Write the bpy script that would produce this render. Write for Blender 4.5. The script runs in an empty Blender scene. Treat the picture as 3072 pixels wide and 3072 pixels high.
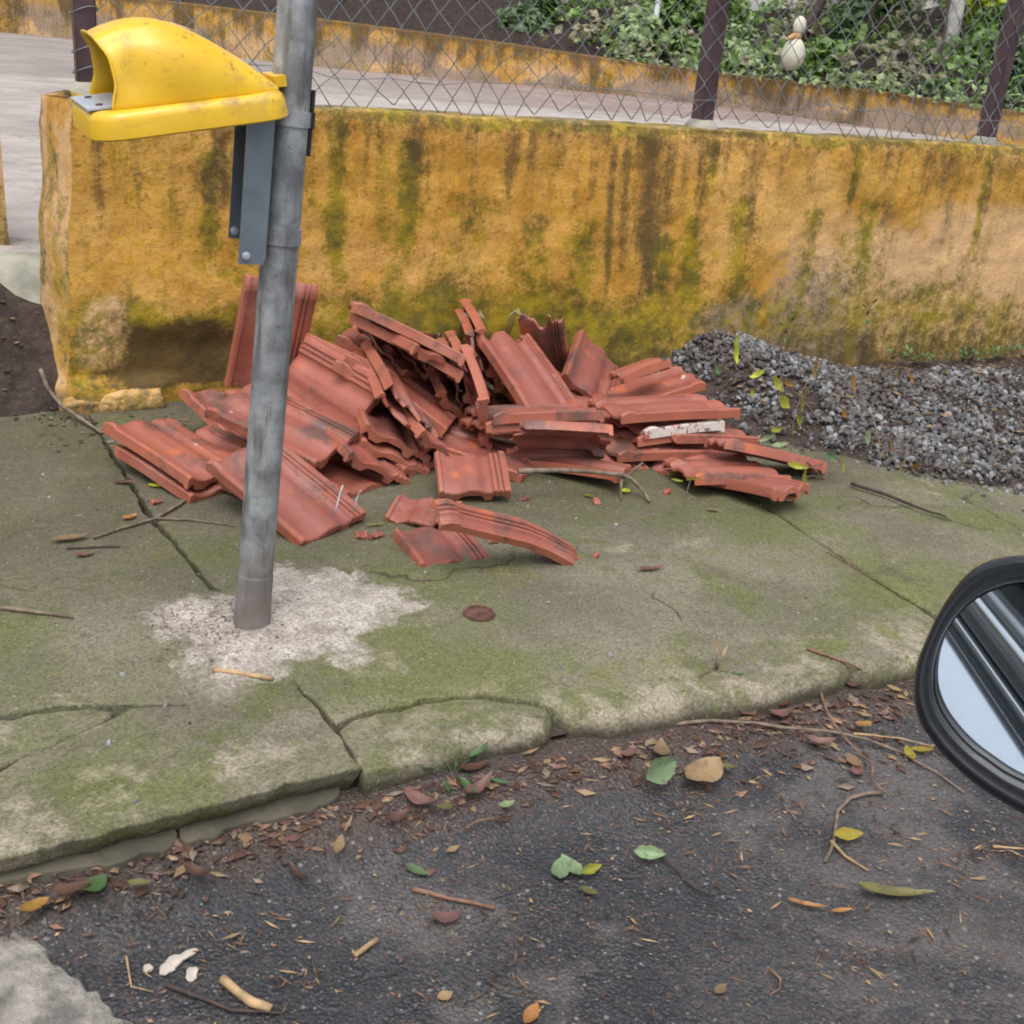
import bpy, bmesh, math, random
import numpy as np
from mathutils import Vector, Matrix, Quaternion

scene = bpy.context.scene
COL = scene.collection
R_ = math.radians
random.seed(7)
RNG = np.random.default_rng(11)

# ------------------------------------------------------------------ camera
# right-handed world: X runs along the garden wall, Y towards it, Z up; pavement is z = 0
CR = np.array([[0.89653009, -0.43486674, 0.0844081],
               [-0.09615245, -0.37703472, -0.92119462],
               [0.43242168, 0.81776265, -0.37983647]])      # rows: image right, image down, view direction
CAM = np.array([0.0, 0.0, 1.2])
FPX = 3477.5                                                # focal length for a 3072 px wide frame
cd = bpy.data.cameras.new('camera'); co = bpy.data.objects.new('camera', cd); COL.objects.link(co)
cd.sensor_width = 36.0; cd.lens = 36.0 * FPX / 3072.0
cd.clip_start = 0.02; cd.clip_end = 2000
mw = Matrix.Identity(4)
for i in range(3):
    mw[i][0] = CR[0][i]; mw[i][1] = -CR[1][i]; mw[i][2] = -CR[2][i]; mw[i][3] = CAM[i]
co.matrix_world = mw
scene.camera = co

# ------------------------------------------------------------------ sky, sun, exposure
SUN_EL, SUN_AZ = 68.0, 215.0       # direction towards the sun: azimuth measured from +Y towards +X
world = bpy.data.worlds.new('World'); scene.world = world; world.use_nodes = True
wn = world.node_tree; wn.nodes.clear()
wo = wn.nodes.new('ShaderNodeOutputWorld'); wb = wn.nodes.new('ShaderNodeBackground')
sk = wn.nodes.new('ShaderNodeTexSky'); sk.sky_type = 'NISHITA'; sk.sun_disc = False
sk.sun_elevation = R_(SUN_EL); sk.sun_rotation = R_(SUN_AZ)
sk.air_density = 1.0; sk.dust_density = 6.0; sk.ozone_density = 1.0
hs = wn.nodes.new('ShaderNodeHueSaturation'); hs.inputs['Saturation'].default_value = 0.38
wn.links.new(sk.outputs[0], hs.inputs['Color']); wn.links.new(hs.outputs[0], wb.inputs[0])
wb.inputs[1].default_value = 0.15
wn.links.new(wb.outputs[0], wo.inputs[0])
sl = bpy.data.lights.new('sun', 'SUN'); so = bpy.data.objects.new('sun', sl); COL.objects.link(so)
sl.energy = 0.5; sl.angle = R_(55); sl.color = (1.0, 0.96, 0.90)
sd = Vector((math.sin(R_(SUN_AZ)) * math.cos(R_(SUN_EL)), math.cos(R_(SUN_AZ)) * math.cos(R_(SUN_EL)), math.sin(R_(SUN_EL))))
so.rotation_euler = sd.to_track_quat('Z', 'Y').to_euler()
vs = scene.view_settings
vs.view_transform = 'Standard'; vs.look = 'None'; vs.gamma = 1.0; vs.use_curve_mapping = False
vs.exposure = 0.74
scene.cycles.filter_width = 2.0

# ------------------------------------------------------------------ helpers
def ray(px, py):
    return CR.T @ np.array([(px - 1536.0) / FPX, (py - 1536.0) / FPX, 1.0])
def G(px, py, z=0.0):            # point of the horizontal plane z seen at that place of the photograph
    r = ray(px, py); t = (z - CAM[2]) / r[2]; p = CAM + r * t; return Vector(p)
def A(px, py, Y):                # the same on the vertical plane Y
    r = ray(px, py); p = CAM + r * (Y / r[1]); return Vector(p)

def lat(ix, iy, seed):
    h = (ix.astype(np.int64) * 374761393 + iy.astype(np.int64) * 668265263 + seed * 1442695041) & 0x7fffffff
    h = (h ^ (h >> 13)) * 1274126177 & 0x7fffffff
    return ((h ^ (h >> 16)) & 0xffff) / 65535.0
def vn(x, y, seed=0):
    x = np.asarray(x, float); y = np.asarray(y, float)
    ix = np.floor(x).astype(int); iy = np.floor(y).astype(int)
    fx = x - ix; fy = y - iy; fx = fx * fx * (3 - 2 * fx); fy = fy * fy * (3 - 2 * fy)
    a = lat(ix, iy, seed); b = lat(ix + 1, iy, seed); c = lat(ix, iy + 1, seed); d = lat(ix + 1, iy + 1, seed)
    return (a * (1 - fx) + b * fx) * (1 - fy) + (c * (1 - fx) + d * fx) * fy
def fbm(x, y, seed=0, oct=4):
    s = 0; a = 0.5; t = 0
    for o in range(oct):
        s = s + a * vn(np.asarray(x) * 2 ** o, np.asarray(y) * 2 ** o, seed + o * 17); t += a; a *= 0.5
    return s / t
def sm(a, b, x):
    t = np.clip((np.asarray(x, float) - a) / (b - a), 0, 1); return t * t * (3 - 2 * t)

def mesh_of(name, verts, faces, smooth=None):
    me = bpy.data.meshes.new(name)
    me.from_pydata([tuple(map(float, v)) for v in verts], [], [tuple(map(int, f)) for f in faces])
    me.validate(); me.update()
    if smooth is not None:
        me.polygons.foreach_set('use_smooth', [True] * len(me.polygons))
        if smooth < 180: me.set_sharp_from_angle(angle=R_(smooth))
    return me
def link(name, me, mat=None, parent=None):
    o = bpy.data.objects.new(name, me); COL.objects.link(o)
    if mat and me is not None and not me.materials: me.materials.append(mat)
    if parent: o.parent = parent
    return o
def tag(o, label=None, cat=None, group=None, kind=None):
    if label: o['label'] = label
    if cat: o['category'] = cat
    if group: o['group'] = group
    if kind: o['kind'] = kind
    elif cat: o['kind'] = 'thing'
    return o
def empty(name, loc=(0, 0, 0)):
    o = bpy.data.objects.new(name, None); COL.objects.link(o); o.location = loc; o.empty_display_size = 0.1
    return o

class MB:
    def __init__(s): s.v = []; s.f = []
    def add(s, V, F):
        b = len(s.v); s.v += [tuple(map(float, p)) for p in V]; s.f += [tuple(int(i) + b for i in f) for f in F]
    def box(s, c, d, rot=None):
        V = [Vector((sx * d[0] / 2, sy * d[1] / 2, sz * d[2] / 2)) for sx in (-1, 1) for sy in (-1, 1) for sz in (-1, 1)]
        if rot is not None: V = [rot @ p for p in V]
        V = [p + Vector(c) for p in V]
        s.add(V, [(0, 1, 3, 2), (4, 6, 7, 5), (0, 4, 5, 1), (2, 3, 7, 6), (0, 2, 6, 4), (1, 5, 7, 3)])
    def tube(s, pts, rad, n=8, caps=True):
        pts = [Vector(p) for p in pts]; m = len(pts)
        if not hasattr(rad, '__len__'): rad = [rad] * m
        t0 = (pts[1] - pts[0]).normalized()
        ref = Vector((0, 0, 1)) if abs(t0.z) < 0.9 else Vector((1, 0, 0))
        u = t0.cross(ref).normalized(); V = []; F = []
        for i, p in enumerate(pts):
            t = (pts[min(i + 1, m - 1)] - pts[max(i - 1, 0)]).normalized()
            u = (u - t * u.dot(t)).normalized(); w = t.cross(u)
            for k in range(n):
                a = 2 * math.pi * k / n
                V.append(p + (u * math.cos(a) + w * math.sin(a)) * rad[i])
        for i in range(m - 1):
            for k in range(n):
                k2 = (k + 1) % n
                F.append((i * n + k, i * n + k2, (i + 1) * n + k2, (i + 1) * n + k))
        if caps:
            F.append(tuple(range(n - 1, -1, -1))); F.append(tuple((m - 1) * n + k for k in range(n)))
        s.add(V, F)
    def lathe(s, prof, n=24, M=None):
        V = []; F = []
        for (r, z) in prof:
            for k in range(n):
                a = 2 * math.pi * k / n; V.append(Vector((r * math.cos(a), r * math.sin(a), z)))
        for i in range(len(prof) - 1):
            for k in range(n):
                k2 = (k + 1) % n; F.append((i * n + k, i * n + k2, (i + 1) * n + k2, (i + 1) * n + k))
        F.append(tuple(range(n - 1, -1, -1))); F.append(tuple((len(prof) - 1) * n + k for k in range(n)))
        if M is not None: V = [M @ p for p in V]
        s.add(V, F)
    def build(s, name, mat=None, parent=None, smooth=40):
        return link(name, mesh_of(name, s.v, s.f, smooth), mat, parent)

# ------------------------------------------------------------------ materials
def new_mat(name):
    m = bpy.data.materials.new(name); m.use_nodes = True
    nt = m.node_tree; b = nt.nodes['Principled BSDF']; return m, nt, b
class NT:
    def __init__(s, nt): s.nt = nt
    def n(s, t, **kw):
        nd = s.nt.nodes.new(t)
        for k, v in kw.items(): setattr(nd, k, v)
        return nd
    def l(s, a, b): s.nt.links.new(a, b)
    def setin(s, sock, v):
        if hasattr(v, 'is_output') or isinstance(v, bpy.types.NodeSocket): s.l(v, sock)
        else: sock.default_value = v
    def noise(s, vec, scale, detail=4, rough=0.55, dist=0.0, out='Fac'):
        nd = s.n('ShaderNodeTexNoise'); s.setin(nd.inputs['Scale'], scale)
        nd.inputs['Detail'].default_value = detail; nd.inputs['Roughness'].default_value = rough
        nd.inputs['Distortion'].default_value = dist
        if vec is not None: s.l(vec, nd.inputs['Vector'])
        return nd.outputs[out]
    def voro(s, vec, scale, feat='F1', out='Distance', rnd=1.0):
        nd = s.n('ShaderNodeTexVoronoi', feature=feat); nd.inputs['Scale'].default_value = scale
        nd.inputs['Randomness'].default_value = rnd
        s.l(vec, nd.inputs['Vector']); return nd.outputs[out]
    def ramp(s, fac, a, b, lo=0.0, hi=1.0):
        nd = s.n('ShaderNodeMapRange', interpolation_type='SMOOTHSTEP'); s.setin(nd.inputs['Value'], fac)
        for k, v in zip(('From Min', 'From Max', 'To Min', 'To Max'), (a, b, lo, hi)): s.setin(nd.inputs[k], v)
        return nd.outputs[0]
    def mix(s, fac, a, b, blend='MIX'):
        nd = s.n('ShaderNodeMix', data_type='RGBA', blend_type=blend)
        s.setin(nd.inputs[0], fac); s.setin(nd.inputs[6], a); s.setin(nd.inputs[7], b); return nd.outputs[2]
    def math(s, op, a, b=0.0, clamp=False):
        nd = s.n('ShaderNodeMath', operation=op, use_clamp=clamp); s.setin(nd.inputs[0], a); s.setin(nd.inputs[1], b); return nd.outputs[0]
    def obj(s): return s.n('ShaderNodeTexCoord').outputs['Object']
    def gpos(s): return s.n('ShaderNodeNewGeometry').outputs['Position']
    def rand(s): return s.n('ShaderNodeObjectInfo').outputs['Random']
    def mapping(s, vec, scale=(1, 1, 1), loc=(0, 0, 0)):
        nd = s.n('ShaderNodeMapping'); nd.inputs['Scale'].default_value = scale
        s.setin(nd.inputs['Location'], loc); s.l(vec, nd.inputs['Vector']); return nd.outputs[0]
    def bump(s, h, strength=0.3, dist=0.01, normal=None):
        nd = s.n('ShaderNodeBump'); nd.inputs['Strength'].default_value = strength; nd.inputs['Distance'].default_value = dist
        s.l(h, nd.inputs['Height'])
        if normal is not None: s.l(normal, nd.inputs['Normal'])
        return nd.outputs[0]
def rgb(r, g, b): return (r, g, b, 1.0)
def srgb(r, g, b):
    f = lambda c: (c / 255 / 12.92) if c <= 10 else ((c / 255 + 0.055) / 1.055) ** 2.4
    return (f(r), f(g), f(b), 1.0)

def simple(name, col, rough=0.6, metal=0.0, var=0.25, scale=30, bump=0.1, bdist=0.003, spec=0.5):
    m, nt, b = new_mat(name); t = NT(nt); o = t.obj()
    n1 = t.noise(o, scale, 5); f = t.ramp(n1, 0.3, 0.7)
    dark = tuple(c * (1 - var) for c in col[:3]) + (1,); lite = tuple(min(1, c * (1 + var)) for c in col[:3]) + (1,)
    t.l(t.mix(f, dark, lite), b.inputs['Base Color'])
    b.inputs['Roughness'].default_value = rough; b.inputs['Metallic'].default_value = metal
    b.inputs['Specular IOR Level'].default_value = spec
    if bump: t.l(t.bump(t.noise(o, scale * 3, 4), bump, bdist), b.inputs['Normal'])
    return m

def mat_terracotta():
    m, nt, b = new_mat('terracotta'); t = NT(nt); o = t.obj(); r = t.rand()
    cv = t.n('ShaderNodeCombineXYZ'); 
    for k, mul in enumerate((37.0, 91.0, 53.0)): t.l(t.math('MULTIPLY', r, mul), cv.inputs[k])
    v = t.n('ShaderNodeVectorMath', operation='ADD'); t.l(o, v.inputs[0]); t.l(cv.outputs[0], v.inputs[1]); v = v.outputs[0]
    r2 = t.math('FRACT', t.math('MULTIPLY', r, 17.31)); r3 = t.math('FRACT', t.math('MULTIPLY', r, 41.7))
    c = t.mix(r, rgb(0.175, 0.048, 0.037), rgb(0.31, 0.098, 0.074))
    c = t.mix(t.math('MULTIPLY', r3, 0.35), c, rgb(0.36, 0.105, 0.05))
    c = t.mix(t.ramp(t.noise(v, 5, 4), 0.35, 0.75, 0, 0.5), c, rgb(0.34, 0.125, 0.095))
    st = t.mapping(v, (40, 2.2, 8))
    c = t.mix(t.ramp(t.noise(st, 1.5, 4), 0.46, 0.70, 0, 0.65), c, rgb(0.22, 0.062, 0.048))
    c = t.mix(t.ramp(t.noise(v, 3.5, 5, 0.65), 0.50, 0.70, 0, 0.55), c, rgb(0.36, 0.185, 0.160))
    orange = t.ramp(t.noise(v, 9, 3), 0.58, 0.72, 0, 0.75)
    c = t.mix(orange, c, rgb(0.46, 0.115, 0.04))
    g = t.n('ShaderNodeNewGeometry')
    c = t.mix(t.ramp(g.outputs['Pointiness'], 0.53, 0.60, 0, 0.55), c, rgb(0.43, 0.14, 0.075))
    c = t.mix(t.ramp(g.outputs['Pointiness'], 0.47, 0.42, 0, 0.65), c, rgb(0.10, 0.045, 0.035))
    gn = t.noise(v, 7.5, 6, 0.65); thr = t.math('ADD', 0.44, t.math('MULTIPLY', r2, 0.16))
    grime = t.ramp(gn, thr, t.math('ADD', thr, 0.16), 0, 0.8)
    c = t.mix(grime, c, rgb(0.085, 0.058, 0.052))
    c = t.mix(t.ramp(t.noise(v, 60, 3), 0.62, 0.72, 0, 0.35), c, rgb(0.11, 0.05, 0.04))
    lime = t.math('MULTIPLY', t.ramp(t.noise(v, 11, 5, 0.7), 0.66, 0.71), t.math('MULTIPLY', r3, 0.9))
    c = t.mix(lime, c, rgb(0.52, 0.46, 0.44))
    t.l(c, b.inputs['Base Color'])
    t.l(t.ramp(t.noise(v, 14, 4), 0.3, 0.7, 0.42, 0.68), b.inputs['Roughness'])
    b.inputs['Specular IOR Level'].default_value = 0.45
    h = t.math('ADD', t.noise(v, 55, 5), t.math('MULTIPLY', t.noise(v, 260, 2), 0.4))
    t.l(t.bump(h, 0.35, 0.004), b.inputs['Normal'])
    return m

def mat_limed():
    m, nt, b = new_mat('limed_tile'); t = NT(nt); o = t.obj()
    c = t.mix(t.ramp(t.noise(o, 6, 4), 0.3, 0.7), rgb(0.30, 0.085, 0.06), rgb(0.38, 0.12, 0.08))
    sx = t.n('ShaderNodeSeparateXYZ'); t.l(o, sx.inputs[0])
    edge = t.ramp(sx.outputs[0], -0.075, -0.10)
    k = t.math('MULTIPLY', edge, t.ramp(t.noise(o, 25, 5, 0.7), 0.36, 0.5))
    c = t.mix(k, c, rgb(0.55, 0.50, 0.46))
    c = t.mix(t.math('MULTIPLY', edge, t.ramp(t.noise(o, 40, 5, 0.7), 0.56, 0.62)), c, rgb(0.05, 0.04, 0.035))
    t.l(c, b.inputs['Base Color']); b.inputs['Roughness'].default_value = 0.7
    t.l(t.bump(t.noise(o, 60, 5), 0.5, 0.006), b.inputs['Normal'])
    return m

def mat_wall():
    m, nt, b = new_mat('stained_render'); t = NT(nt); p = t.gpos()
    at = t.n('ShaderNodeAttribute', attribute_name='stain'); sp = t.n('ShaderNodeSeparateColor'); t.l(at.outputs['Color'], sp.inputs[0])
    dark, green, grey, pale = sp.outputs[0], sp.outputs[1], sp.outputs[2], at.outputs['Alpha']
    f1 = t.noise(p, 7, 7, 0.68); f2 = t.noise(p, 26, 6, 0.72); f3 = t.noise(p, 85, 5, 0.7); f4 = t.noise(p, 2.6, 4, 0.6)
    run = t.noise(t.mapping(p, (21, 21, 1.7)), 1.0, 6, 0.65, 0.35); run2 = t.noise(t.mapping(p, (9, 9, 1.2), (7, 3, 1)), 1.0, 5, 0.6, 0.5)
    c = t.mix(t.ramp(f1, 0.34, 0.66), rgb(0.43, 0.215, 0.032), rgb(0.60, 0.34, 0.075))
    c = t.mix(t.ramp(f4, 0.45, 0.68, 0, 0.65), c, rgb(0.64, 0.38, 0.140))
    c = t.mix(t.ramp(f2, 0.50, 0.66, 0, 0.75), c, rgb(0.50, 0.290, 0.022))
    c = t.mix(t.ramp(f3, 0.53, 0.68, 0, 0.55), c, rgb(0.22, 0.118, 0.022))
    c = t.mix(t.ramp(t.noise(p, 40, 6, 0.75), 0.57, 0.66, 0, 0.7), c, rgb(0.19, 0.105, 0.025))
    def layer(c, a, col, lo, hi, amt, w1=1.3, w2=0.9, w3=0.7, r=run):
        k = t.math('ADD', a, t.math('MULTIPLY', t.math('SUBTRACT', r, 0.5), w1))
        k = t.math('ADD', k, t.math('MULTIPLY', t.math('SUBTRACT', f2, 0.5), w2))
        k = t.math('ADD', k, t.math('MULTIPLY', t.math('SUBTRACT', f3, 0.5), w3))
        gate = t.ramp(a, 0.01, 0.22)
        return t.mix(t.math('MULTIPLY', t.math('MULTIPLY', t.ramp(k, lo, hi), gate), amt), c, col)
    c = layer(c, pale, rgb(0.62, 0.40, 0.215), 0.25, 0.8, 0.85, 0.4, 1.4)
    c = layer(c, grey, rgb(0.30, 0.235, 0.195), 0.25, 0.85, 0.85, 0.4, 1.4)
    gcol = t.mix(t.ramp(f1, 0.40, 0.60), rgb(0.085, 0.082, 0.014), rgb(0.30, 0.225, 0.012))
    c = layer(c, green, gcol, 0.15, 0.85, 0.9, 0.8, 1.7, 0.9, run2)
    c = layer(c, dark, rgb(0.085, 0.056, 0.028), 0.10, 1.05, 0.86, 1.3, 1.5, 0.9)
    # thin rain runs everywhere, thinning out downwards
    sx = t.n('ShaderNodeSeparateXYZ'); t.l(p, sx.inputs[0])
    k = t.math('MULTIPLY', t.ramp(run, 0.54, 0.70), t.ramp(f2, 0.35, 0.6))
    c = t.mix(t.math('MULTIPLY', k, t.ramp(sx.outputs[2], 0.15, 0.9, 0.12, 0.6)), c, rgb(0.13, 0.078, 0.028))
    k = t.math('MULTIPLY', t.ramp(run2, 0.54, 0.68), t.ramp(f2, 0.38, 0.6))
    c = t.mix(t.math('MULTIPLY', k, t.ramp(sx.outputs[2], 0.9, 0.2, 0.3, 0.75)), c, rgb(0.19, 0.165, 0.018))
    t.l(c, b.inputs['Base Color']); b.inputs['Roughness'].default_value = 0.88; b.inputs['Specular IOR Level'].default_value = 0.25
    h = t.math('ADD', t.math('ADD', t.noise(p, 30, 6, 0.65), t.math('MULTIPLY', f3, 0.6)), t.math('MULTIPLY', f1, 0.8))
    t.l(t.bump(h, 0.5, 0.012), b.inputs['Normal'])
    return m

def mat_pavement():
    m, nt, b = new_mat('mossy_concrete'); t = NT(nt); p = t.gpos(); r = t.rand()
    c = t.mix(t.ramp(t.noise(p, 2.6, 5, 0.6), 0.35, 0.65), rgb(0.118, 0.110, 0.080), rgb(0.180, 0.166, 0.122))
    c = t.mix(t.ramp(t.noise(p, 1.7, 6, 0.65), 0.42, 0.62, 0, 0.85), c, rgb(0.105, 0.122, 0.036))
    c = t.mix(t.ramp(t.noise(p, 5.5, 6, 0.7), 0.56, 0.68, 0, 0.8), c, rgb(0.150, 0.152, 0.055))
    c = t.mix(t.ramp(t.noise(p, 4.2, 5, 0.65, 0.6), 0.60, 0.72, 0, 0.65), c, rgb(0.34, 0.30, 0.235))
    c = t.mix(t.ramp(t.noise(p, 3.3, 6, 0.7, 0.4), 0.58, 0.70, 0, 0.6), c, rgb(0.075, 0.065, 0.050))
    # kerb edge: bare cement and bright moss
    sp = t.n('ShaderNodeSeparateXYZ'); t.l(p, sp.inputs[0])
    ke = t.ramp(sp.outputs[1], 1.86, 1.62)
    c = t.mix(t.math('MULTIPLY', ke, t.ramp(t.noise(p, 6, 5, 0.65), 0.47, 0.60, 0, 0.75)), c, rgb(0.33, 0.29, 0.225))
    kx = t.math('MULTIPLY', ke, t.ramp(sp.outputs[0], 0.5, 2.1))
    c = t.mix(t.math('MULTIPLY', kx, t.ramp(t.noise(p, 9, 6, 0.7), 0.53, 0.60, 0, 0.9)), c, rgb(0.10, 0.125, 0.015))
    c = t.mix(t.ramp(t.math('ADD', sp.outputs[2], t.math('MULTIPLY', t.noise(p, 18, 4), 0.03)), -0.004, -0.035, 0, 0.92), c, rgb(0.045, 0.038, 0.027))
    wv = t.n('ShaderNodeVectorMath', operation='ADD'); t.l(p, wv.inputs[0]); nv = t.n('ShaderNodeTexNoise'); nv.inputs['Scale'].default_value = 3.2; nv.inputs['Detail'].default_value = 5; t.l(p, nv.inputs['Vector'])
    ns = t.n('ShaderNodeVectorMath', operation='SCALE'); t.l(nv.outputs['Color'], ns.inputs[0]); ns.inputs['Scale'].default_value = 0.55; t.l(ns.outputs[0], wv.inputs[1])
    ck = t.voro(wv.outputs[0], 1.05, 'DISTANCE_TO_EDGE'); ckm = t.math('MULTIPLY', t.ramp(ck, 0.011, 0.003), t.ramp(t.noise(p, 1.4, 3), 0.47, 0.56))
    c = t.mix(t.math('MULTIPLY', ckm, 0.85), c, rgb(0.030, 0.026, 0.018))
    c = t.mix(t.math('MULTIPLY', t.ramp(ck, 0.07, 0.01), t.ramp(t.noise(p, 7, 5, 0.7), 0.48, 0.6, 0, 0.6)), c, rgb(0.085, 0.105, 0.022))
    # damp, dirt-darkened belt in front of the tile heap and the wall
    damp = t.math('MULTIPLY', t.ramp(sp.outputs[1], 2.15, 2.75), t.ramp(t.noise(p, 3.0, 5, 0.6), 0.30, 0.55, 0.25, 0.75))
    c = t.mix(damp, c, rgb(0.085, 0.075, 0.052))
    am = t.n('ShaderNodeAttribute', attribute_name='mortar')
    mk = t.math('ADD', am.outputs['Fac'], t.math('MULTIPLY', t.math('SUBTRACT', t.noise(p, 13, 6, 0.7), 0.5), 1.5))
    mk = t.math('MULTIPLY', t.ramp(mk, 0.30, 0.75), t.ramp(am.outputs['Fac'], 0.01, 0.12))
    mc = t.mix(t.ramp(t.noise(p, 10, 5, 0.6), 0.35, 0.65), rgb(0.31, 0.275, 0.245), rgb(0.48, 0.44, 0.40))
    c = t.mix(t.math('MULTIPLY', mk, 0.92), c, mc)
    v = t.voro(p, 160, out='Color'); s2 = t.n('ShaderNodeSeparateColor'); t.l(v, s2.inputs[0])
    d = t.voro(p, 160)
    dot = t.math('MULTIPLY', t.ramp(d, 0.42, 0.28), t.ramp(s2.outputs[0], 0.955, 0.97))
    c = t.mix(t.math('MULTIPLY', dot, t.ramp(t.noise(p, 5, 3), 0.4, 0.6, 0.1, 0.8)), c, rgb(0.36, 0.33, 0.28))
    dot2 = t.math('MULTIPLY', t.ramp(d, 0.42, 0.28), t.ramp(s2.outputs[1], 0.93, 0.95))
    c = t.mix(t.math('MULTIPLY', dot2, 0.7), c, rgb(0.04, 0.03, 0.025))
    c = t.mix(t.ramp(t.noise(p, 120, 3), 0.4, 0.7, 0, 0.45), c, rgb(0.08, 0.07, 0.045))
    c = t.mix(t.ramp(t.noise(p, 34, 6, 0.75), 0.52, 0.68, 0, 0.6), c, rgb(0.075, 0.066, 0.040))
    c = t.mix(t.ramp(t.noise(p, 23, 6, 0.75), 0.58, 0.70, 0, 0.5), c, rgb(0.27, 0.245, 0.175))
    vc = t.voro(p, 230, out='Color'); s3 = t.n('ShaderNodeSeparateColor'); t.l(vc, s3.inputs[0])
    c = t.mix(1.0, c, t.mix(s3.outputs[0], rgb(0.72, 0.72, 0.72), rgb(1.22, 1.22, 1.22)), 'MULTIPLY')
    t.l(c, b.inputs['Base Color']); b.inputs['Roughness'].default_value = 0.86; b.inputs['Specular IOR Level'].default_value = 0.3
    h = t.math('ADD', t.noise(p, 28, 6, 0.65), t.math('MULTIPLY', t.noise(p, 190, 3), 0.35))
    t.l(t.bump(h, 0.55, 0.008), b.inputs['Normal'])
    return m

def mat_asphalt():
    m, nt, b = new_mat('asphalt'); t = NT(nt); p = t.gpos()
    c = t.mix(t.ramp(t.noise(p, 3, 5, 0.6), 0.38, 0.64), rgb(0.021, 0.024, 0.030), rgb(0.037, 0.040, 0.046))
    worn = t.ramp(t.noise(p, 2.3, 5, 0.65, 0.3), 0.52, 0.62)
    c = t.mix(t.math('MULTIPLY', worn, 0.85), c, rgb(0.088, 0.082, 0.083))
    c = t.mix(t.ramp(t.noise(p, 40, 4, 0.7), 0.5, 0.72, 0, 0.35), c, rgb(0.075, 0.062, 0.054))
    sy = t.n('ShaderNodeSeparateXYZ'); t.l(p, sy.inputs[0])
    dirt = t.math('ADD', t.ramp(sy.outputs[1], 1.36, 1.56), t.math('MULTIPLY', t.math('SUBTRACT', t.noise(p, 8, 5, 0.7), 0.5), 1.6))
    c = t.mix(t.math('MULTIPLY', t.ramp(dirt, 0.45, 0.95), 0.8), c, rgb(0.060, 0.043, 0.036))
    c = t.mix(t.ramp(t.noise(p, 18, 6, 0.75), 0.56, 0.68, 0, 0.3), c, rgb(0.085, 0.066, 0.055))
    vc = t.voro(p, 210, out='Color'); s3 = t.n('ShaderNodeSeparateColor'); t.l(vc, s3.inputs[0])
    c = t.mix(1.0, c, t.mix(s3.outputs[0], rgb(0.70, 0.70, 0.71), rgb(1.26, 1.25, 1.24)), 'MULTIPLY')
    c = t.mix(t.math('MULTIPLY', t.ramp(s3.outputs[1], 0.78, 0.86), t.ramp(t.noise(p, 6, 4), 0.4, 0.6, 0.1, 0.5)), c, rgb(0.11, 0.070, 0.055))
    for sc, th, col in ((170, 0.93, (0.17, 0.165, 0.17)), (95, 0.965, (0.22, 0.21, 0.20)), (230, 0.90, (0.13, 0.08, 0.05))):
        v = t.voro(p, sc, out='Color'); s2 = t.n('ShaderNodeSeparateColor'); t.l(v, s2.inputs[0])
        dot = t.math('MULTIPLY', t.ramp(t.voro(p, sc), 0.45, 0.25), t.ramp(s2.outputs[0], th, th + 0.02))
        c = t.mix(t.math('MULTIPLY', dot, 0.85), c, rgb(*col))
    t.l(c, b.inputs['Base Color']); t.l(t.ramp(t.noise(p, 12, 3), 0.3, 0.7, 0.45, 0.75), b.inputs['Roughness'])
    b.inputs['Specular IOR Level'].default_value = 0.45
    h = t.math('SUBTRACT', t.noise(p, 45, 5, 0.7), t.math('MULTIPLY', t.voro(p, 140), 0.7))
    t.l(t.bump(h, 0.8, 0.008), b.inputs['Normal'])
    return m

def mat_galv():
    m, nt, b = new_mat('galvanised_steel'); t = NT(nt); o = t.obj()
    c = t.mix(t.ramp(t.noise(o, 12, 5, 0.6), 0.35, 0.65), rgb(0.17, 0.18, 0.19), rgb(0.38, 0.40, 0.42))
    c = t.mix(t.ramp(t.noise(t.mapping(o, (20, 20, 3)), 1.5, 5, 0.7), 0.50, 0.66, 0, 0.75), c, rgb(0.11, 0.092, 0.082))
    c = t.mix(t.ramp(t.noise(o, 70, 4, 0.7), 0.60, 0.70, 0, 0.6), c, rgb(0.10, 0.085, 0.075))
    c = t.mix(t.ramp(t.noise(o, 5, 4, 0.6), 0.6, 0.7, 0, 0.6), c, rgb(0.40, 0.39, 0.36))
    sp = t.n('ShaderNodeSeparateXYZ'); t.l(o, sp.inputs[0])
    base = t.ramp(t.math('ADD', sp.outputs[2], t.math('MULTIPLY', t.noise(o, 30, 4), 0.06)), 0.34, 0.05)
    c = t.mix(t.math('MULTIPLY', base, 0.75), c, rgb(0.20, 0.165, 0.145))
    t.l(c, b.inputs['Base Color']); b.inputs['Metallic'].default_value = 0.35
    t.l(t.ramp(t.noise(o, 25, 4), 0.3, 0.7, 0.42, 0.7), b.inputs['Roughness'])
    t.l(t.bump(t.noise(o, 60, 5), 0.25, 0.002), b.inputs['Normal'])
    return m

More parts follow.
